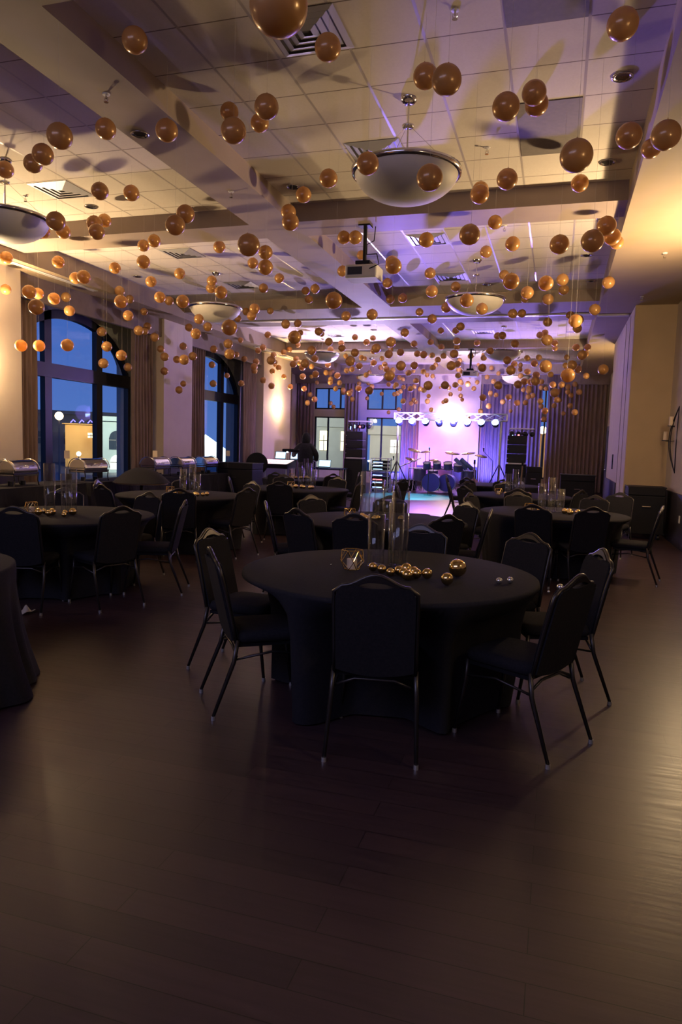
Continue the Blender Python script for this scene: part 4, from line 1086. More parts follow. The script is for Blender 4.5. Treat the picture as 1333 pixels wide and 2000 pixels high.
def lantern(x, y, label, z=.764, s=1.0):
    t = thing('candle_holder', label, 'candle holder', (x, y, z), .4, 'wire candle holders')
    b = MB(); h = .13 * s; r1 = .05 * s; r2 = .085 * s; r3 = .07 * s
    P = lambda r, k, zz: (r * math.cos(k * PI / 3), r * math.sin(k * PI / 3), zz)
    for k in range(6):
        b.cyl(P(r1, k, .003), P(r1, k + 1, .003), .0025, n=5); b.cyl(P(r3, k, h), P(r3, k + 1, h), .0025, n=5)
        b.cyl(P(r1, k, .003), P(r2, k + .5, h * .45), .0025, n=5); b.cyl(P(r1, k + 1, .003), P(r2, k + .5, h * .45), .0025, n=5)
        b.cyl(P(r2, k + .5, h * .45), P(r3, k, h), .0025, n=5); b.cyl(P(r2, k + .5, h * .45), P(r3, k + 1, h), .0025, n=5)
    b.build('wire_cage', M_ball, t)
    c = MB().lathe([(.001, .0), (.032 * s, .0), (.034 * s, .005), (.034 * s, .07 * s), (.001, .072 * s)], n=20).build('candle', M_candle, t, smooth=False)
    MB().cyl((0, 0, .07 * s), (0, 0, .083 * s), .0015, n=5).build('wick', M_black, c)
    return t
# tables: centre, words, chairs (back-top x, y, facing target or None = table, words)
TB = [
 ('the front table', -.97, 4.28, [(-.79, 3.22, None, 'nearest chair with its back square to the camera'),
    (-1.86, 3.62, None, 'chair at the left of the front table, back tilted'), (-2.27, 4.38, None, 'chair behind the left chair of the front table, shiny curved top'),
    (.13, 3.68, None, 'chair at the right of the front table, seat showing'), (.30, 4.72, None, 'chair behind the right chair of the front table, bright edge'),
    (-.16, 5.32, None, 'chair at the far right side of the front table'), (-.99, 5.44, None, 'chair on the far side of the front table behind tall vases')]),
 ('the near left table', -4.75, 5.92, [(-4.40, 4.90, None, 'leftmost near chair with pale hand slot, back to camera'), (-3.72, 5.45, None, 'right near chair of the near left table'),
    (-3.60, 6.35, None, 'chair in profile at the right end of the near left table'), (-5.55, 7.0, None, 'chair beyond the near left table before the chafing dishes'),
    (-4.45, 7.05, None, 'chair beyond the near left table under the curtain'), (-5.95, 6.1, None, 'chair at the far left of the near left table')]),
 ('the middle left table', -5.10, 8.95, [(-4.50, 7.82, None, 'near chair of the middle left table with pale slot'), (-5.60, 7.80, None, 'near left chair of the middle left table with shiny crown'),
    (-3.93, 8.6, None, 'right chair of the middle left table in profile'), (-6.25, 8.6, None, 'left chair of the middle left table'),
    (-5.7, 10.1, None, 'far chair of the middle left table'), (-4.5, 10.05, None, 'far right chair of the middle left table')]),
 ('the far left table', -4.30, 11.45, [(-4.15, 10.30, None, 'near chair of the far left table, back to camera'), (-5.35, 11.0, None, 'left chair of the far left table'),
    (-3.12, 11.35, None, 'tall looking right chair of the far left table'), (-3.9, 12.6, None, 'far chair of the far left table with hand slot showing'),
    (-4.95, 12.5, None, 'far left chair of the far left table')]),
 ('the centre table', -1.75, 7.20, [(-2.30, 6.18, None, 'near left chair of the centre table, back to camera'), (-1.70, 6.04, None, 'near chair of the centre table with arched top, back to camera'),
    (-2.85, 6.75, None, 'left chair of the centre table in profile'), (-2.75, 7.85, None, 'brown lit far left chair of the centre table'),
    (-1.92, 8.40, None, 'chair beyond the centre table dark against the violet floor'), (-.93, 6.42, None, 'near right chair of the centre table'),
    (-.62, 7.25, None, 'right chair of the centre table leaning'), (-.95, 8.10, None, 'far right chair of the centre table')]),
 ('the right table', 0.0, 9.30, [(-.22, 8.22, None, 'near chair of the right table with bright hand slot'), (.42, 8.30, None, 'second near chair of the right table, arched top'),
    (1.22, 9.05, None, 'rightmost chair, side view with bright edge and seat showing'), (-1.10, 9.75, None, 'reddish lit left chair of the right table'),
    (.55, 10.5, None, 'far right chair of the right table, tilted'), (-.5, 10.4, None, 'far left chair of the right table')]),
 ('the far right table', -.60, 12.45, [(-1.75, 12.25, None, 'left chair of the far right table with hand slot against blue light'), (-1.42, 11.65, None, 'near left chair of the far right table'),
    (-.55, 11.35, None, 'near chair of the far right table'), (.4, 11.8, None, 'right chair of the far right table'), (-.9, 13.6, None, 'far chair of the far right table'), (-1.55, 13.2, None, 'far left chair of the far right table')]),
 ('the back left table', -5.30, 14.60, [(-4.40, 13.85, None, 'near right chair of the back left table'), (-5.5, 13.45, None, 'near chair of the back left table'), (-4.15, 14.9, None, 'right chair of the back left table')]),
 ('the back right table', -1.15, 15.7, [(-1.75, 14.75, None, 'near left chair of the back right table'), (-1.0, 14.55, None, 'near chair of the back right table'), (-2.3, 15.6, None, 'left chair of the back right table')]),
]
for ti, (words, cx, cy, chs) in enumerate(TB):
    info = []
    for bx, by, tg, wd in chs:
        d = Vector((cx - bx, cy - by)).normalized()
        info.append((bx, by, d.x, d.y))
        wd2 = wd if words in wd or 'front table' in wd else wd
        place_chair(bx + d.x * .31, by + d.y * .31, math.atan2(d.y, d.x) - PI / 2, 'dark banquet chair, ' + wd2)
    round_table(cx, cy, 'round banquet table hidden under black cloth, ' + words, 'floor length black cloth on ' + words, info, ti)
# loose chairs
place_chair(-2.05, 10.9, math.radians(-80), 'dark banquet chair, thin side view left of the drum kit, away from tables')
place_chair(-3.0, 12.9, math.radians(70), 'dark banquet chair, thin side view before the equipment rack')
place_chair(.85, 11.2, math.radians(160), 'dark banquet chair, alone near the right wall and black cart')
# a table corner at the left edge
round_table(-3.79, 3.02, 'round table under black cloth, cut by the left photo edge', 'black cloth pooling on the floor at the left photo edge', [], 77, .80, .12)

# centrepieces
def px(x0, y0, a, r): return (x0 + r * math.cos(a), y0 + r * math.sin(a))
# front table set
for k, (dx, dy, r, h) in enumerate([(-.12, .12, .055, .34), (.0, .17, .05, .42), (.05, .05, .055, .50)]):
    vase(-.97 + dx, 4.28 + dy, r, h, ['short', 'middle height', 'tallest'][k] + ' clear cylinder vase on the front table')
lantern(-1.20, 4.23, 'gold wire candle holder with cream candle on the front table', s=.95)
FB = [(-1.06, 4.22, .028), (-.99, 4.17, .028), (-.92, 4.10, .026), (-.88, 4.16, .03), (-.84, 4.10, .03), (-.80, 4.02, .032), (-.76, 4.10, .03), (-.70, 4.12, .032), (-.85, 4.23, .034), (-.79, 4.17, .03), (-.54, 4.27, .055), (-.56, 3.98, .036)]
nm = ['beside the candle holder', 'second right of the candle holder', 'third right of the candle holder', 'just left of the vases in front', 'left of the lowest ball', 'the lowest in the middle', 'right of the lowest ball', 'at the right end of the cluster', 'touching the vase base', 'in the heart of the cluster', 'the large one right of the vases', 'alone in front right of the cluster']
for (x, y, r), l in zip(FB, nm): ornament(x, y, .764, r, 'gold glass ball on the front table, ' + l)
for (x, y, r), l in zip([(-.28, 4.14, .020), (-.22, 4.19, .020), (.06, 4.10, .020), (-.0, 4.0, .008), (-1.36, 4.3, .006)],
        ['left of a touching pair', 'right of a touching pair', 'far right near the table edge', 'a tiny bead near the right edge', 'a tiny bead left of the candle holder']):
    ornament(x, y, .764, r, 'small silver glass ball on the front table, ' + l, M_ballc, 'small silver balls on the tables')
def setting(words, cx, cy, seed, vs, off=(0, 0)):
    rnd = random.Random(seed)
    cx += off[0]; cy += off[1]
    for k, (dx, dy, r, h) in enumerate(vs):
        vase(cx + dx, cy + dy, r, h, ['left', 'middle', 'right'][k] + ' clear cylinder vase on ' + words)
    lantern(cx - .28, cy - .02, 'small gold wire candle holder on ' + words, s=.8)
    pts = []
    lab = ['leftmost', 'second from left', 'third from left', 'fourth from left', 'fifth from left', 'sixth from left', 'rightmost']
    xs = sorted(rnd.uniform(-.16, .34) for _ in range(7))
    for k, dx in enumerate(xs):
        for _ in range(40):
            dy = rnd.uniform(-.22, -.02) ; r = rnd.uniform(.024, .038)
            if all(math.hypot(dx - a, dy - c) > r + q + .002 for a, c, q in pts) and all(math.hypot(dx - a, dy - c) > r + q + .004 for a, c, q, h in vs): break
        else: continue
        pts.append((dx, dy, r)); ornament(cx + dx, cy + dy, .764, r, 'gold glass ball on %s, %s' % (words, lab[k]))
VS = [(-.13, .08, .05, .36), (-.01, .13, .05, .44), (.10, .07, .05, .30)]
setting('the near left table', -4.75, 5.92, 1, [(-.16, .10, .055, .50), (0.0, .16, .055, .40), (.12, .08, .055, .46)], (-.05, .0))
setting('the middle left table', -5.10, 8.95, 2, VS, (.1, 0))
setting('the far left table', -4.30, 11.45, 3, VS, (.15, .1))
setting('the centre table', -1.75, 7.20, 4, [(-.14, .08, .055, .50), (0, .14, .055, .42), (.12, .06, .055, .36)], (-.05, 0))
setting('the right table', 0, 9.30, 5, VS, (-.02, 0))
setting('the far right table', -.60, 12.45, 6, VS, (-.05, 0))
setting('the back left table', -5.30, 14.60, 7, VS)

# white napkin near the floor under the near left table
def napkin(x, y, z, label):
    b = MB(); N = 10
    for i in range(N + 1):
        for j in range(N + 1):
            u, v = i / N - .5, j / N - .5
            b.v.append((x + u * .14, y + v * .12, z + .02 + .05 * math.exp(-((u - .2) ** 2 + v * v) * 14) + .012 * math.sin(9 * u + 7 * v)))
    for i in range(N):
        for j in range(N):
            q = i * (N + 1) + j; b.f.append((q, q + 1, q + N + 2, q + N + 1))
    o = b.build('napkin', M_towel, smooth=True)
    md = o.modifiers.new('thick', 'SOLIDIFY'); md.thickness = .006
    tag(o, label, 'napkin')
napkin(-4.36, 4.95, 0.0, 'crumpled white napkin on the floor under the leftmost near chair')

# ================================================================== BUFFET
def buffet(y0, y1, label, clabel, x0=-8.35, x1=-7.6):
    t = thing('buffet_table', label, 'table', ((x0 + x1) / 2, (y0 + y1) / 2, 0), group='buffet tables')
    hx, hy = (x1 - x0) / 2, (y1 - y0) / 2
    MB().box(-hx, hx, -hy, hy, .72, .75).build('tabletop', M_walnut, t)
    for sx in (-1, 1):
        for sy in (-1, 1):
            MB().cyl((sx * (hx - .08), sy * (hy - .1), 0), (sx * (hx - .08), sy * (hy - .1), .72), .015).build('leg', M_frame, t)
    b = MB(); n = 40
    per = []
    for i in range(n): per.append((-1 + 2 * i / n, -1))
    for i in range(n): per.append((1, -1 + 2 * i / n))
    for i in range(n): per.append((1 - 2 * i / n, 1))
    for i in range(n): per.append((-1, 1 - 2 * i / n))
    m = len(per)
    for j, z in enumerate((.762, .755, .5, .25, .01)):
        for i, (u, v) in enumerate(per):
            o_ = .012 + (0 if j < 2 else .02 * j * (1 + math.sin(i * .9)) * .4)
            b.v.append((u * (hx + o_), v * (hy + o_), z))
    for j in range(4):
        for i in range(m): b.f.append((j * m + i, j * m + (i + 1) % m, (j + 1) * m + (i + 1) % m, (j + 1) * m + i))
    b.f.append(tuple(range(m)))
    o = b.build('tablecloth', M_cloth, loc=((x0 + x1) / 2, (y0 + y1) / 2, 0))
    tag(o, clabel, 'tablecloth')
buffet(6.6, 10.1, 'long buffet table under black cloth, by the left sconce', 'black cloth on the buffet table by the left sconce')
buffet(10.25, 13.2, 'long buffet table under black cloth, before the near arched window', 'black cloth on the buffet table before the near arched window')
buffet(13.4, 15.8, 'long buffet table under black cloth, by the pier between arched windows', 'black cloth on the buffet table by the pier between windows')
def chafer(x, y, rz, label, ll=.62, zb=.762):
    t = thing('chafing_dish', label, 'chafing dish', (x, y, zb), rz, 'roll top chafing dishes')
    h = .20
    # stand: four legs and top rails
    b = MB()
    for sx in (-1, 1):
        for sy in (-1, 1):
            b.tube([(sx * ll / 2, sy * .17, .0), (sx * (ll / 2 - .03), sy * .17, .08), (sx * (ll / 2 - .01), sy * .17, h)], .010, 6)
    for sy in (-1, 1): b.box(-ll / 2, ll / 2, sy * .17 - .006, sy * .17 + .006, h - .02, h)
    for sx in (-1, 1): b.box(sx * (ll / 2 - .01) - .006, sx * (ll / 2 - .01) + .006, -.17, .17, h - .02, h)
    b.build('stand', M_blackm, t)
    MB().box(-ll / 2 + .02, ll / 2 - .02, -.165, .165, h - .05, h + .035).build('water_pan', M_chrome, t, bevel=.01)
    # roll top: half barrel
    N = 18; b = MB()
    for sx, r in ((-ll / 2 + .01, .17), (-ll / 2 + .05, .185), (ll / 2 - .05, .185), (ll / 2 - .01, .17)):
        for i in range(N + 1):
            a = PI * i / N
            b.v.append((sx, -r * math.cos(a), h + .035 + r * .88 * math.sin(a)))
    for j in range(3):
        for i in range(N):
            q = j * (N + 1) + i; b.f.append((q, q + 1, q + N + 2, q + N + 1))
    b.f.append(tuple(range(N + 1))); b.f.append(tuple(3 * (N + 1) + i for i in range(N + 1)))
    lid = b.build('roll_top_lid', M_chrome, t, smooth=False)
    for sx in (-ll / 2 + .0, ll / 2 - .0):
        MB().tube([(sx, -.19 * math.cos(PI * i / N), h + .03 + .175 * math.sin(PI * i / N)) for i in range(N + 1)], .008, 6).build('lid_band', M_chrome, lid, smooth=True)
    MB().tube([(-.10, -.195, h + .10), (-.09, -.235, h + .11), (.09, -.235, h + .11), (.10, -.195, h + .10)], .008, 6).build('lid_handle', M_chrome, lid, smooth=True)
    for sx in (-.15, .15): MB().cyl((sx, 0, 0), (sx, 0, .07), .04, n=16).build('fuel_can', M_blackm, t)
    return t
chafer(-8.02, 8.05, PI / 2 + .1, 'shiny chafing dish at the left photo edge, end rings showing')
chafer(-7.98, 8.95, PI / 2 + .1, 'shiny amber lit chafing dish under the left sconce glow')
chafer(-8.0, 10.75, PI / 2 - .1, 'copper toned chafing dish against the near arched window')
chafer(-8.0, 12.95, PI / 2, 'blue tinted chafing dish before the brown curtain')
chafer(-7.98, 14.0, PI / 2, 'shiny chafing dish with gold arched end by the pier')
chafer(-7.98, 15.1, PI / 2, 'violet edged chafing dish at the right end of the buffet')
def card(x, y, label):
    o = MB().box(-.045, .045, -.001, .001, 0, .13).build('menu_card', M_candle, loc=(x, y, 1.18)); o.rotation_euler = (0, 0, .35)
    t = MB().cyl((0, 0, -.415), (0, 0, 0), .004).build('card_stand', M_chrome, o)
    tag(o, label, 'card')
card(-7.66, 9.72, 'small cream menu card between the amber and copper chafing dishes')
card(-7.62, 12.3, 'small cream menu card before the blue tinted chafing dish')
card(-7.62, 15.55, 'small cream menu card at the right end of the buffet')
# dark cloth heap (covered dome) on the middle buffet table
b = MB().lathe([(.001, 1.03), (.12, 1.02), (.28, .95), (.42, .84), (.50, .764)], n=40)
tag(b.build('covered_dish', M_cloth, smooth=True, loc=(-7.05, 10.95, 0)), 'low black cloth covered mound right of the copper chafing dish', 'covered dish')
st = thing('cocktail_table', 'small round table under the black cloth mound', 'table', (-7.05, 10.95, 0))
MB().lathe([(.001, .74), (.46, .74), (.46, .762), (.001, .762)], n=32).build('tabletop', M_walnut, st)
MB().cyl((0, 0, .02), (0, 0, .74), .03).build('pole', M_blackm, st)
MB().cyl((0, 0, 0), (0, 0, .02), .25).build('base', M_blackm, st)

# ================================================================== CARTS, DESK, PERSON
def black_box(x, y, w, d, z1, label, name='equipment_case', rz=0):
    t = thing(name, label, 'case', (x, y, 0), rz)
    MB().box(-w / 2, w / 2, -d / 2, d / 2, .10, z1 - .16).build('body', M_black, t, bevel=.012)
    MB().box(-w / 2, w / 2, -d / 2, d / 2, z1 - .155, z1).build('lid', M_black, t, bevel=.012)
    b = MB()
    for sx in (-1, 1):
        for zz in (.12, z1 - .01):
            b.box(sx * w / 2 - .012, sx * w / 2 + .012, -d / 2 - .01, d / 2 + .01, zz - .012, zz + .012)
    b.build('edge_trim', M_blackm, t)
    for sx in (-1, 1):
        for sy in (-1, 1): MB().cyl((sx * (w / 2 - .08) - .02, sy * (d / 2 - .08), .05), (sx * (w / 2 - .08) + .02, sy * (d / 2 - .08), .05), .05, n=16).build('caster', M_blackm, t)
    MB().tube([(-.07, -d / 2 - .003, z1 - .35), (-.07, -d / 2 - .03, z1 - .35), (.07, -d / 2 - .03, z1 - .35), (.07, -d / 2 - .003, z1 - .35)], .008, 6).build('handle', M_chrome, t)
    return t
black_box(-7.45, 15.9, .95, .6, 1.02, 'black flight case before the far arched window', rz=-.05)
black_box(.52, 18.2, .80, .55, .98, 'black flight case before the far right curtain')
black_box(1.58, 13.9, .62, .62, .95, 'black cabinet standing against the ochre wall', 'cabinet')
black_box(-.62, 21.6, .42, .4, 1.05, 'slim black case right of the right speaker tower')
# round topped dark board behind the left case
t = thing('round_sign', 'dark oval sign behind the black case by the far arched window', 'sign', (-7.45, 16.9, 0), .3)
MB().lathe([(.001, -.02), (.27, -.02), (.285, 0), (.27, .02), (.001, .02)], (0, 0, .98), 40, 'y').build('board', M_black, t)
MB().cyl((0, .03, .02), (0, .03, .95), .02).build('post', M_blackm, t)
MB().cyl((0, 0, 0), (0, 0, .02), .2).build('base', M_blackm, t)

def desk(x, y, w, d, z, label, rz=0, m=None):
    t = thing('folding_table', label, 'table', (x, y, 0), rz)
    MB().box(-w / 2, w / 2, -d / 2, d / 2, z - .03, z).build('tabletop', m or M_blackm, t)
    for sx in (-1, 1):
        b = MB(); b.tube([(sx * (w / 2 - .05), -d / 2 + .05, 0), (sx * (w / 2 - .05), -d / 2 + .05, z - .03)], .018, 8)
        b.tube([(sx * (w / 2 - .05), d / 2 - .05, 0), (sx * (w / 2 - .05), d / 2 - .05, z - .03)], .018, 8)
        b.tube([(sx * (w / 2 - .05), -d / 2 + .05, .15), (sx * (w / 2 - .05), d / 2 - .05, .15)], .014, 8)
        b.build('leg_frame', M_alu, t)
    return t
desk(-8.12, 19.8, 1.05, .75, .80, 'grey metal folding table under the mixing console')
t = thing('mixing_console', 'large audio mixing console with glowing white and pink faders', 'mixing console', (-8.12, 19.8, .80))
b = MB(); b.v += [(-.52, -.38, 0), (.52, -.38, 0), (.52, .38, 0), (-.52, .38, 0), (-.52, -.38, .10), (.52, -.38, .10), (.52, .38, .22), (-.52, .38, .22)]
b.f += [(0, 3, 2, 1), (4, 5, 6, 7), (0, 1, 5, 4), (1, 2, 6, 5), (2, 3, 7, 6), (3, 0, 4, 7)]
b.build('body', M_black, t)
b = MB(); b.quad((-.48, -.34, .109), (.48, -.34, .109), (.48, .34, .217), (-.48, .34, .217)); b.build('fader_panel', M_console, t)
b = MB()
for i in range(24):
    for j in range(3):
        xx = -.45 + i * .039; yy = -.28 + j * .2; zz = .122 + (yy + .34) * .158
        b.box(xx, xx + .012, yy, yy + .03, zz - .004, zz + .012)
b.build('faders', M_white, t)
def laptop(x, y, z, rz, label, w=.34, em=None):
    t = thing('laptop', label, 'laptop', (x, y, z), rz)
    MB().box(-w / 2, w / 2, -.12, .12, 0, .016).build('base', M_blackm, t)
    b = MB(); b.v += [(-w / 2, .12, .016), (w / 2, .12, .016), (w / 2, .19, .24), (-w / 2, .19, .24), (-w / 2, .13, .012), (w / 2, .13, .012), (w / 2, .20, .236), (-w / 2, .20, .236)]
    b.f += [(0, 1, 2, 3), (7, 6, 5, 4), (0, 4, 5, 1), (3, 2, 6, 7), (0, 3, 7, 4), (1, 5, 6, 2)]
    l = b.build('lid', M_blackm, t)
    MB().quad((-w / 2 + .015, .1235, .034), (w / 2 - .015, .1235, .034), (w / 2 - .015, .186, .228), (-w / 2 + .015, .186, .228)).build('screen', em or M_screen, l)
laptop(-8.15, 20.16, 1.02, .1, 'small lit tablet screen on the mixing console, left')
laptop(-7.72, 20.32, 1.02, -.1, 'second lit screen behind the mixing console, right', .4)
o = thing('work_lamp', 'tiny dazzling white lamp above the mixing console', 'lamp', (-7.98, 20.42, 1.0))
MB().tube([(0, 0, 0), (0, .02, .16), (0, -.02, .24)], .006, 6).build('gooseneck', M_blackm, o)
MB().ball((0, -.03, .26), .028, 10).build('bulb', M_star, o, smooth=True)
desk(-6.75, 20.9, 1.0, .6, .80, 'violet lit folding table right of the standing person', m=M_parblue)
laptop(-6.95, 20.85, .80, 0, 'laptop with white screen right of the standing person', .40)
laptop(-7.62, 21.3, 1.0, .2, 'screen half hidden behind the raised left arm of the person')
desk(-7.6, 21.3, .5, .4, 1.0, 'small stand holding a screen behind the person')
# office chair back beside the person
t = thing('office_chair', 'black rounded office chair left of the standing person', 'chair', (-7.42, 19.35, 0), .2)
MB().lathe([(.001, 0), (.24, .0), (.26, .04), (.24, .08), (.001, .09)], (0, 0, .46), 28).build('seat', M_black, t, smooth=True)
MB().ball((0, 0, 0), .25, 12, 1.15).build('backrest', M_black, t, smooth=True)
t.children[1].location = (0, -.22, .82); t.children[1].scale = (1, .25, 1)
MB().cyl((0, 0, .06), (0, 0, .46), .025).build('column', M_blackm, t)
MB().tube([(0, -.2, .48), (0, -.27, .6), (0, -.24, .75)], .018, 6).build('back_bar', M_blackm, t)
b = MB()
for k in range(5):
    a = 2 * PI * k / 5; b.tube([(0, 0, .09), (.27 * math.cos(a), .27 * math.sin(a), .05)], .018, 6)
    b.cyl((.27 * math.cos(a) - .015, .27 * math.sin(a), .03), (.27 * math.cos(a) + .015, .27 * math.sin(a), .03), .03, n=10)
b.build('base', M_blackm, t)

def skin_body(name, verts, edges, m, parent=None, root=0, sub=2):
    me = bpy.data.meshes.new(name); me.from_pydata([v[:3] for v in verts], edges, [])
    o = bpy.data.objects.new(name, me); C.objects.link(o)
    md = o.modifiers.new('skin', 'SKIN'); 
    for i, v in enumerate(verts):
        sv = me.skin_vertices[0].data[i]; r = v[3]; sv.radius = r if isinstance(r, tuple) else (r, r); sv.use_root = (i == root)
    md.use_smooth_shade = True
    s = o.modifiers.new('sub', 'SUBSURF'); s.levels = sub; s.render_levels = sub
    me.materials.append(m)
    if parent: o.parent = parent
    return o
# person seen from behind, facing +Y, hooded, right side to camera right, left arm reaching out
pv = [(0, 0, .95, (.155, .12)), (0, 0, 1.10, (.15, .11)), (0, .01, 1.28, (.18, .12)), (0, .01, 1.41, (.15, .10)), (0, .03, 1.49, .065), (0, .05, 1.57, .075), (0, .06, 1.67, .088), (0, .05, 1.74, .06),
      (-.17, .01, 1.41, .10), (-.34, .06, 1.22, .085), (-.44, .26, 1.12, .065), (-.46, .38, 1.12, .032),
      (.17, .01, 1.41, .10), (.31, .03, 1.16, .085), (.25, .24, 1.02, .065), (.20, .36, 1.02, .032),
      (-.11, 0, .86, .12), (-.12, .02, .50, .07), (-.13, 0, .12, .05), (-.13, .10, .04, .045), (.11, 0, .86, .12), (.12, .02, .50, .07), (.13, 0, .12, .05), (.13, .10, .04, .045)]
pe = [(0, 1), (1, 2), (2, 3), (3, 4), (4, 5), (5, 6), (6, 7), (3, 8), (8, 9), (9, 10), (10, 11), (3, 12), (12, 13), (13, 14), (14, 15), (0, 16), (16, 17), (17, 18), (18, 19), (0, 20), (20, 21), (21, 22), (22, 23)]
person = thing('person', 'person in a black hooded top seen from behind, standing at the sound desk', 'person', (-7.22, 19.95, 0), .05)
person.scale = (1.07, 1.07, 1.03)
body = skin_body('body', pv, pe, M_hood, person)
hv = [(0, .05, 1.47, (.11, .09)), (0, .035, 1.57, (.14, .13)), (0, .04, 1.67, (.135, .14)), (0, .045, 1.76, (.10, .11)), (0, .03, 1.82, .03)]
skin_body('hood', hv, [(0, 1), (1, 2), (2, 3), (3, 4)], M_hood, person)
jv = [(0, 0, .80, (.23, .17)), (0, 0, .98, (.25, .18)), (0, .0, 1.15, (.25, .17)), (0, .01, 1.30, (.27, .17)), (0, .01, 1.42, (.22, .14)), (0, .02, 1.50, (.13, .12))]
skin_body('jacket', jv, [(i, i + 1) for i in range(5)], M_hood, person)
for sx, P0 in ((-1, (-.46, .38, 1.12)), (1, (.20, .36, 1.02))):
    hvv = [(P0[0], P0[1], P0[2], .028), (P0[0], P0[1] + .05, P0[2], .034)]; he = [(0, 1)]
    for k in range(4):
        i = len(hvv); x = P0[0] + (-.027 + .018 * k)
        L = (.055, .065, .062, .048)[k]
        hvv += [(x, P0[1] + .085, P0[2], .010), (x, P0[1] + .085 + L * .55, P0[2] - .008, .009), (x, P0[1] + .085 + L, P0[2] - .026, .008)]
        he += [(1, i), (i, i + 1), (i + 1, i + 2)]
    i = len(hvv); hvv += [(P0[0] - sx * -.038, P0[1] + .05, P0[2] - .005, .010), (P0[0] - sx * -.055, P0[1] + .085, P0[2] - .012, .009)]; he += [(0, i), (i, i + 1)]
    skin_body('hand', hvv, he, M_skin, person, sub=1)

# ================================================================== STAGE
def speaker_tower(x, y, label, rz=0):
    t = thing('speaker_tower', label, 'loudspeaker', (x, y, 0), rz, 'speaker towers')
    sb = MB().box(-.30, .30, -.28, .28, .0, 1.10).build('subwoofer', M_black, t, bevel=.012)
    MB().box(-.27, .27, -.29, -.28, .05, 1.04).build('grille', M_blackm, sb)
    MB().box(-.24, .24, -.25, .22, 1.10, 1.14).build('mount_plate', M_alu, t)
    for k in range(3):
        z0 = 1.145 + k * .275
        c = MB().box(-.28, .28, -.24, .22, z0, z0 + .265).build('line_array_cabinet', M_black, t, bevel=.015)
        MB().box(-.26, .26, -.25, -.24, z0 + .02, z0 + .245).build('grille', M_blackm, c)
        MB().box(-.265, -.245, -.258, -.25, z0 + .12, z0 + .14).build('badge', M_alu, c)
speaker_tower(-6.12, 21.6, 'tall black speaker tower left of the stage')
speaker_tower(-1.17, 22.1, 'tall black speaker tower right of the drum kit')
# truss
def truss_mb(p0, p1, s=.25, step=.35):
    p0 = Vector(p0); p1 = Vector(p1); d = (p1 - p0).normalized(); L = (p1 - p0).length
    a = Vector((0, 0, 1)) if abs(d.z) < .9 else Vector((1, 0, 0)); c = d.cross(a).normalized(); a = c.cross(d).normalized()
    cn = [a * (sa * s / 2) + c * (sc_ * s / 2) for sa, sc_ in ((1, 1), (1, -1), (-1, -1), (-1, 1))]
    b = MB()
    for q in cn: b.cyl(p0 + q, p1 + q, .02, n=8)
    n = max(2, int(L / step))
    for i in range(n):
        t0 = p0 + d * (L * i / n); t1 = p0 + d * (L * (i + 1) / n)
        for k in range(4):
            u, v = cn[k], cn[(k + 1) % 4]
            if i % 2: u, v = v, u
            b.cyl(t0 + u, t1 + v, .009, n=5)
            b.cyl(t0 + v, t1 + u, .009, n=5)
    for t_ in (p0, p1):
        for k in range(4): b.cyl(t_ + cn[k], t_ + cn[(k + 1) % 4], .015, n=6)
    return b
TZ = 2.56; TY = 23.7
t = thing('lighting_truss', 'violet lit square lighting truss spanning the stage', 'truss', (0, 0, 0))
truss_mb((-5.36, TY, TZ), (-1.62, TY, TZ), .22).build('beam', M_alu, t)
for x in (-5.25, -1.80):
    st = MB().tube([(x, TY + .02, .12), (x, TY + .02, TZ - .12)], .035, 10).build('mast', M_alu, t)
    b = MB()
    for k in range(3):
        a = 2 * PI * k / 3 + PI / 6
        ex, ey = x + .55 * math.cos(a), TY + .02 + .55 * math.sin(a)
        b.tube([(x, TY + .02, 1.05), (ex, ey, .02)], .018, 6); b.tube([(x, TY + .02, .35), (x + .35 * math.cos(a), TY + .02 + .35 * math.sin(a), .42)], .012, 6)
        b.cyl((ex, ey, 0), (ex, ey, .03), .03, n=8)
    b.build('tripod', M_blackm, st)
ordl = ['leftmost', 'second from left', 'third from left', 'fourth from left', 'fifth from left', 'sixth from left', 'seventh from left', 'rightmost']
for k in range(8):
    x = -5.20 + k * .455
    if k > 3: x += .03
    tilt = math.radians(-62 if k in (3, 4) else -28)
    t = thing('par_can', 'blue white stage light under the truss, ' + ordl[k], 'stage light', (x, TY - .02, 2.36), group='stage lights under the truss')
    t.rotation_euler = (tilt, 0, math.radians((-20, 20)[k > 3]) if k in (3, 4) else 0)
    # barrel along local -Y
    MB().lathe([(.001, .12), (.08, .12), (.11, .06), (.122, -.11), (.114, -.11), (.110, -.09)], (0, 0, 0), 24, 'y').build('housing', M_parblue, t, smooth=True)
    MB().lathe([(.001, -.095), (.055, -.094), (.111, -.09)], (0, 0, 0), 24, 'y').build('lens', M_par, t)
    y0 = MB().tube([(-.128, 0, 0), (-.128, 0, .10), (0, 0, .16), (.128, 0, .10), (.128, 0, 0)], .007, 6).build('yoke', M_blackm, t)
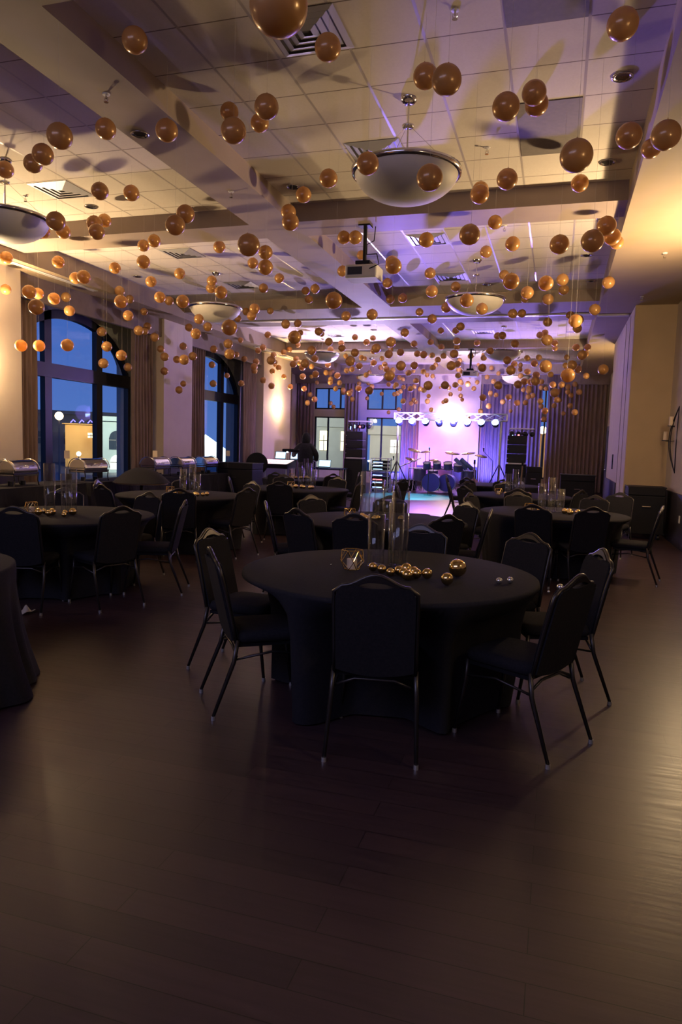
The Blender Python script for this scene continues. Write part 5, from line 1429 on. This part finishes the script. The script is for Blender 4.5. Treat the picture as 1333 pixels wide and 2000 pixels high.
def side_bar(x, y, z, n, label, led):
    t = thing('lighting_bar', label, 'stage light', (x, y, 0))
    MB().tube([(-.36, 0, z), (.36, 0, z)], .022, 8).build('crossbar', M_alu, t)
    MB().tube([(0, 0, 1.98), (0, 0, z)], .02, 8).build('post', M_blackm, t)
    for k in range(n):
        xx = -.30 + .60 * k / (n - 1)
        h = MB().lathe([(.001, -.10), (.05, -.10), (.075, -.03), (.075, .05), (.03, .09), (.001, .09)], (0, 0, 0), 16, 'y').build('moving_head', M_black, t, smooth=True)
        h.location = (xx, -.02, z - .16); h.rotation_euler = (random.uniform(-.4, .8), 0, random.uniform(-.6, .6))
        MB().tube([(xx - .085, 0, z - .16), (xx - .085, 0, z - .05), (xx + .085, 0, z - .05), (xx + .085, 0, z - .16)], .01, 6).build('yoke', M_black, t)
        if k == led: MB().ball((0, -.10, 0), .03, 8).build('red_indicator', M_red, h)
        elif k < led: MB().box(-.012, .012, -.112, -.10, -.05, .05).build('light_slit', M_bluel, h)
side_bar(-6.02, 21.6, 2.28, 4, 'bar of four dark stage lights above the left speaker tower', 2)
side_bar(-1.05, 22.15, 2.17, 4, 'bar of four dark stage lights above the right speaker tower', 1)
# drum riser carpet-free: drum kit
DX, DY = -3.75, 24.3
drum = thing('drum_kit', 'drum kit with blue bass drum and high cymbals before the white stage wall', 'drum kit', (DX, DY, 0))
def drumshell(x, y, z, r, d, tilt=0, axis='z', name='tom', m=None):
    rot = Matrix.Rotation(tilt, 4, 'X')
    b = MB(); b.lathe([(r, -d / 2), (r, d / 2)], (0, 0, 0), 28, axis)
    o = b.build(name, m or M_drum, drum, smooth=True); o.location = (x, y, z); o.rotation_euler = (tilt, 0, 0)
    for q in (-d / 2, d / 2):
        MB().lathe([(.001, q), (r * .99, q)], (0, 0, 0), 28, axis).build('drum_head', M_head if name != 'bass_drum' else mat('blue_drum_head', (.06, .06, .55), .35), o)
        MB().lathe([(r, q - .012), (r + .012, q - .012), (r + .012, q + .012), (r, q + .012)], (0, 0, 0), 28, axis).build('hoop', M_chrome, o)
    return o
drumshell(-.28, -.45, .34, .31, .42, 0, 'y', 'bass_drum')
drumshell(.22, -.30, .34, .29, .40, 0, 'y', 'bass_drum')
for x, z, r in ((-.50, .90, .13), (-.15, .92, .14), (.22, .92, .15), (.58, .88, .16)): drumshell(x, -.25, z, r, .2, .35)
for x, y in ((-.80, .05), (.85, .05)): drumshell(x, y, .55, .22, .4, 0, 'z', 'floor_tom')
drumshell(-.35, .15, .66, .18, .14, .1, 'z', 'snare_drum')
for x, y, z, r, tl in ((-1.0, .0, 1.42, .24, .25), (-.62, .1, 1.38, .2, -.1), (.30, .1, 1.36, .26, .12), (.85, .05, 1.37, .24, -.1), (1.28, .05, 1.30, .22, .2), (-.30, -.1, 1.10, .18, .0), (-1.12, .0, 1.10, .2, .3)):
    cy_ = MB().lathe([(.001, .03), (.03, .022), (.05, .008), (r, -.012), (r, -.015), (.05, .004), (.001, .018)], (0, 0, 0), 28).build('cymbal', M_cym, drum, smooth=True)
    cy_.location = (x, y, z); cy_.rotation_euler = (.2, tl, 0)
    s = MB().cyl((0, 0, 0), (0, 0, -z + .45), .012, n=6).cyl((0, 0, -z + .45), (.2, .15, -z + .01), .01, n=5).cyl((0, 0, -z + .45), (-.22, .1, -z + .01), .01, n=5).cyl((0, 0, -z + .45), (0, -.22, -z + .01), .01, n=5).build('cymbal_stand', M_chrome, drum)
    s.location = (x, y, z)
b = MB(); b.tube([(-1.15, -.1, .80), (1.15, -.1, .80)], .02, 8)
for x in (-1.15, -.7, .7, 1.15): b.tube([(x, -.1, .01), (x, -.1, .80)], .018, 8)
b.tube([(-1.5, -.15, .82), (-.75, -.1, 1.15)], .022, 8); b.tube([(.55, -.2, 1.12), (1.1, -.2, .82)], .03, 8)
b.build('rack_bar', M_chrome, drum)
for x0, x1 in ((.45, .85), (.65, 1.05)):
    MB().tube([(x0, -.22, 1.16), (x1, -.3, .84)], .07, 14).build('rototom', mat('drum_tube', (.08, .12, .3), .25), drum, smooth=True)
b = MB().lathe([(.001, .50), (.17, .5), (.17, .44), (.001, .44)], (0, .6, 0), 20); b.cyl((0, .6, 0), (0, .6, .44), .02)
b.build('drum_stool', M_black, drum)
def mic_stand(x, y, h, label, boom=None):
    t = thing('microphone_stand', label, 'microphone stand', (x, y, 0))
    MB().lathe([(.001, .02), (.13, .015), (.14, .0), (.001, 0)], n=20).build('base', M_blackm, t)
    MB().cyl((0, 0, .01), (0, 0, h), .010).build('pole', M_blackm, t)
    if boom: MB().cyl((0, 0, h), (boom[0], boom[1], h + boom[2]), .008).build('boom', M_blackm, t)
    e = (boom[0], boom[1], h + boom[2]) if boom else (0, 0, h)
    MB().cyl(e, (e[0], e[1] - .06, e[2] + .10), .014, .026, 12).build('microphone', M_black, t)
mic_stand(-3.88, 22.3, 1.42, 'thin black microphone stand in front of the bass drum')
mic_stand(-1.95, 23.0, 1.15, 'microphone stand with boom right of the drum kit', (-.3, 0, .3))
mic_stand(-5.35, 22.6, 1.0, 'microphone stand between equipment rack and drums', (.25, 0, .1))
# equipment rack with lit gear
t = thing('equipment_rack', 'open rack of blue and red lit gear left of the drums', 'equipment rack', (-5.62, 23.0, 0))
b = MB()
for sx in (-.29, .29):
    for sy in (-.22, .22): b.box(sx - .015, sx + .015, sy - .015, sy + .015, .05, 1.12)
b.box(-.3, .3, -.23, .23, 1.10, 1.12); b.box(-.3, .3, -.23, .23, .68, .70); b.box(-.3, .3, -.23, .23, .08, .10)
b.build('frame', M_alu, t)
for k, (z0, z1, mm) in enumerate(((.12, .26, M_black), (.28, .36, M_drum), (.38, .50, M_black), (.52, .64, M_drum), (.72, .82, M_screen), (.84, .92, M_black), (.95, 1.04, M_bluel))):
    g = MB().box(-.26, .26, -.20, .18, z0, z1).build('rack_unit', M_black if mm in (M_screen, M_bluel) else mm, t)
    MB().box(-.22, .10, -.206, -.20, z0 + .02, z0 + .045).build('display', mm if mm in (M_screen, M_bluel) else (M_red if k == 2 else M_bluel), g)
b = MB()
for sx in (-.25, .25): b.cyl((sx - .02, 0, .035), (sx + .02, 0, .035), .035, n=12)
b.build('casters', M_black, t)
MB().ball((0, 0, 0), .028, 10).build('work_light', M_star, t, smooth=True).location = (-.36, -.25, 1.02)
MB().tube([(-.29, -.22, 1.0), (-.36, -.24, 1.02)], .008, 6).build('light_arm', M_blackm, t)
def guitar(x, y, label, rz, m):
    t = thing('guitar', label, 'guitar', (x, y, 0), rz)
    pr_ = [(.001, 0)]
    b = MB(); pts = []
    N = 32
    for i in range(N):
        a = 2 * PI * i / N; r = .16 + .03 * math.cos(2 * a) ; pts.append((r * math.sin(a) * .95, .40 + r * 1.25 * math.cos(a)))
    base = len(b.v)
    for yy in (-.025, .025):
        b.v += [(p[0], yy + (p[1] - .4) * .15, p[1]) for p in pts]
    for i in range(N): b.f.append((i, (i + 1) % N, N + (i + 1) % N, N + i))
    b.f.append(tuple(range(N))); b.f.append(tuple(range(N, 2 * N)))
    b.build('body', m, t, smooth=False)
    MB().tube([(0, -.03, .45), (0, .07, 1.08)], .02, 6).build('neck', M_walnut, t)
    MB().box(-.03, .03, .06, .085, 1.06, 1.2).build('headstock', M_black, t)
    b = MB(); b.tube([(0, .12, .75), (-.18, .2, .01)], .01, 5); b.tube([(0, .12, .75), (.18, .2, .01)], .01, 5); b.tube([(0, .12, .75), (0, .0, .2), (0, -.12, .22)], .01, 5)
    b.build('stand', M_blackm, t)
guitar(-2.35, 21.5, 'violet lit guitar on a stand before the drum kit', .2, mat('guitar_violet', (.3, .12, .35), .25))
guitar(-.95, 20.9, 'blue lit guitar on a stand right of the right speaker tower', -.3, mat('guitar_white', (.5, .5, .6), .25))
b = MB().box(-.28, .28, -.18, .18, 0, .36)
o = b.build('stage_monitor', M_black, bevel=.02, loc=(-5.0, 24.6, 0)); tag(o, 'black case on the floor behind the equipment rack', 'case')
# right wall art: curved metal with two candles
t = thing('wall_candelabra', 'curved metal wall candle holder with two pale candles at the right edge', 'wall decoration', (2.0, 13.9, 0))
for yy, zz, l in ((.42, 1.80, 0), (-.17, 2.05, 1)):
    MB().cyl((-.09, yy, zz - .012), (-.09, yy, zz), .06, n=20).build('tray', M_bronze, t)
    MB().cyl((-.09, yy, zz), (-.09, yy, zz + .16), .038, n=20).build('candle', M_candle, t)
b = MB()
for s_, w_ in ((1, .42), (-1, .42), (1, .25)):
    b.tube([(-.02 - .07 * math.sin(PI * i / 16), -.45 + s_ * w_ * math.sin(PI * i / 16), 1.22 + 1.15 * i / 16) for i in range(17)], .009, 6)
b.tube([(-.03, -.17, 2.03), (-.09, -.17, 2.03)], .008, 6); b.tube([(-.03, -.2, 1.78), (-.06, .2, 1.77), (-.09, .42, 1.79)], .008, 6)
b.build('curved_bars', M_bronze, t)
# outlet on right wainscot
tag(MB().box(1.978, 1.99, 12.6, 12.68, .42, .54).build('wall_outlet', M_white), 'small pale outlet plate on the dark right wainscot', 'outlet')

# ================================================================== OUTSIDE
struct('ground', MB().box(-90, 40, 28.9, 120, -1.6, -1.5).box(-90, -11.2, -10, 28.9, -1.6, -1.5), M_ground)
M_bwhite = noisy('white_building_stucco', (.42, .46, .42), (.50, .54, .49), ns=.6, rough=.9)
M_bgrey = noisy('grey_brown_facade', (.16, .14, .13), (.20, .18, .16), ns=.6, rough=.9)
M_borange = noisy('amber_lit_wall', (.60, .33, .10), (.68, .38, .13), ns=.6, rough=.9)
M_btan = noisy('tan_facade', (.28, .25, .21), (.33, .30, .25), ns=.6, rough=.9)
M_litwin = mat('lit_window', (.9, .8, .5), .5, emit=(1, .82, .45), es=1.5)
M_litwhite = mat('lit_window_white', (.9, .9, .8), .5, emit=(1, .97, .85), es=1.8)
M_darkwin = mat('dark_window', (.05, .06, .08), .15, .2)
M_bluesign = mat('blue_sign', (.1, .1, .8), .5, emit=(.15, .12, 1.0), es=3)
M_lampglow = mat('street_lamp_glow', (1, .9, .7), .5, emit=(1, .72, .38), es=9)
def building(label, corner, along, length, depth, z1, m, wins, arch_=False, cornice=.4, z0=-1.5):
    t = thing('building', label, 'building', (corner[0], corner[1], 0), math.atan2(along[1], along[0]))
    MB().box(0, length, 0, depth, z0, z1).build('wall', m, t)
    MB().box(-.3, length + .3, -.3, depth + .3, z1, z1 + cornice).build('cornice', m, t)
    for (x, z, w_, h_, mm) in wins:
        b = MB()
        if arch_:
            N = 10
            b.strip([(x + w_ * i / N, z, z + h_ - w_ / 2 + w_ / 2 * math.sqrt(max(0, 1 - (2 * i / N - 1) ** 2))) for i in range(N + 1)], -.06, .02)
        else: b.box(x, x + w_, -.06, .02, z, z + h_)
        f = b.build('window', mm, t)
        bb = MB()
        bb.box(x + w_ / 2 - .04, x + w_ / 2 + .04, -.10, -.06, z, z + h_ * .8); bb.box(x, x + w_, -.10, -.06, z + h_ * .5 - .04, z + h_ * .5 + .04)
        bb.build('muntin', M_bgrey, f)
    return t

building('white building with arched windows seen through the near arched window', (-37.4, 51.6), (.82, .57), 7.5, 6, 2.9, M_bwhite,
         [(.8, .5, 1.3, 1.6, M_darkwin), (3.0, .5, 1.3, 1.6, M_darkwin), (5.2, .5, 1.3, 1.6, M_darkwin), (.9, -1.2, 1.1, 1.2, M_litwhite), (3.1, -1.2, 1.1, 1.2, M_litwhite)], True)
building('dark building seen behind the street lamp through the near arched window', (-62, 62), (.77, .64), 18, 8, 4.0, M_bgrey,
         [(4, .6, 1.2, 1.4, M_darkwin), (7, .6, 1.2, 1.4, M_darkwin), (10, .6, 1.2, 1.4, M_darkwin), (13, .6, 1.2, 1.4, M_darkwin)])
ob = building('amber lit low building with a blue sign on top', (-46.6, 58.9), (.8, .6), 2.9, 3, 2.7, M_borange, [(2.1, 1.4, .6, .5, M_litwin)], cornice=.08)
b = MB()
for k in range(3): b.tube([(.5 + k * .8, -.1, 2.85), (.75 + k * .8, -.1, 3.15), (.95 + k * .8, -.1, 2.95)], .06, 6)
b.build('sign_strokes', M_bluesign, ob)
building('grey building with glowing windows seen through the left plain end window', (-27, 65.5), (.96, .28), 8.6, 4, 3.2, M_btan,
         [(2.2, .9, .8, 1.9, M_litwin), (4.5, .9, .8, 1.9, M_litwin), (6.6, .9, .8, 1.9, M_litwin)], cornice=1.0)
building('tan building with two white lit windows seen through the right plain end window', (-18.2, 69.4), (.98, .2), 13, 6, 2.6, M_btan,
         [(2.1, .8, .8, 1.3, M_litwhite), (4.4, .8, .8, 1.3, M_litwhite), (6.8, .8, .8, 1.3, M_litwhite)], cornice=.9)
building('amber lit facade seen through the gap between the far curtains', (-5, 60), (1, .02), 9, 4, 2.8, M_borange, [(2, .5, 1, 1.2, M_litwin), (5, .5, 1, 1.2, M_litwin)], cornice=.3)
for x, y, h, l in [(-30.6, 38.1, 2.8, 'street lamp glowing orange behind the near arched window'), (-32.5, 42.5, .3, 'low white street lamp beside the mullion of the near arched window'),
                   (-18.6, 52, 2.6, 'street lamp seen through the left plain end window'), (-1.0, 50, 2.9, 'street lamp seen in the gap between the far curtains')]:
    t = thing('street_lamp', l, 'street lamp', (x, y, -1.5))
    MB().cyl((0, 0, 0), (0, 0, h + 1.4), .07, .04, 10).build('post', M_bgrey, t)
    MB().ball((0, 0, h + 1.5), .26 if h > 1 else .16, 10).build('globe', M_lampglow, t, smooth=True)
# bright tent canopy outside the second arched window
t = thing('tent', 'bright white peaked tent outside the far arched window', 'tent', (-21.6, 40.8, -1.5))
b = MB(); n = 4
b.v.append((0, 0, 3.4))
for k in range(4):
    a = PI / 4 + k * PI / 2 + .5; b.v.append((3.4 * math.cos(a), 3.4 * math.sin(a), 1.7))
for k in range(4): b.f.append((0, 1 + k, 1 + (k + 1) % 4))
o = b.build('canopy', mat('glowing_tent_canvas', (.8, .85, .85), .7, emit=(.8, 1, .95), es=1.1), t)  # brightness put into the canvas as emission, no lamp inside
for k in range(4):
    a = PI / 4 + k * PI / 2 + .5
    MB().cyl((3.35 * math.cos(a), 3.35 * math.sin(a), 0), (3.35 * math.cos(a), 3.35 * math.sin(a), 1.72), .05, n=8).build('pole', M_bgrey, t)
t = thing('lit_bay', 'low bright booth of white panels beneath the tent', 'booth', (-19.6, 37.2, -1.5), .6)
MB().box(-1.6, 1.6, -.5, .5, 0, .75).build('counter', mat('glowing_booth_panel', (.7, .9, .85), .6, emit=(.6, 1, .9), es=.9), t)  # panels emit a glow of their own in place of lamplight
MB().box(-1.7, 1.7, -.6, .6, .75, .9).build('counter_top', M_borange, t)
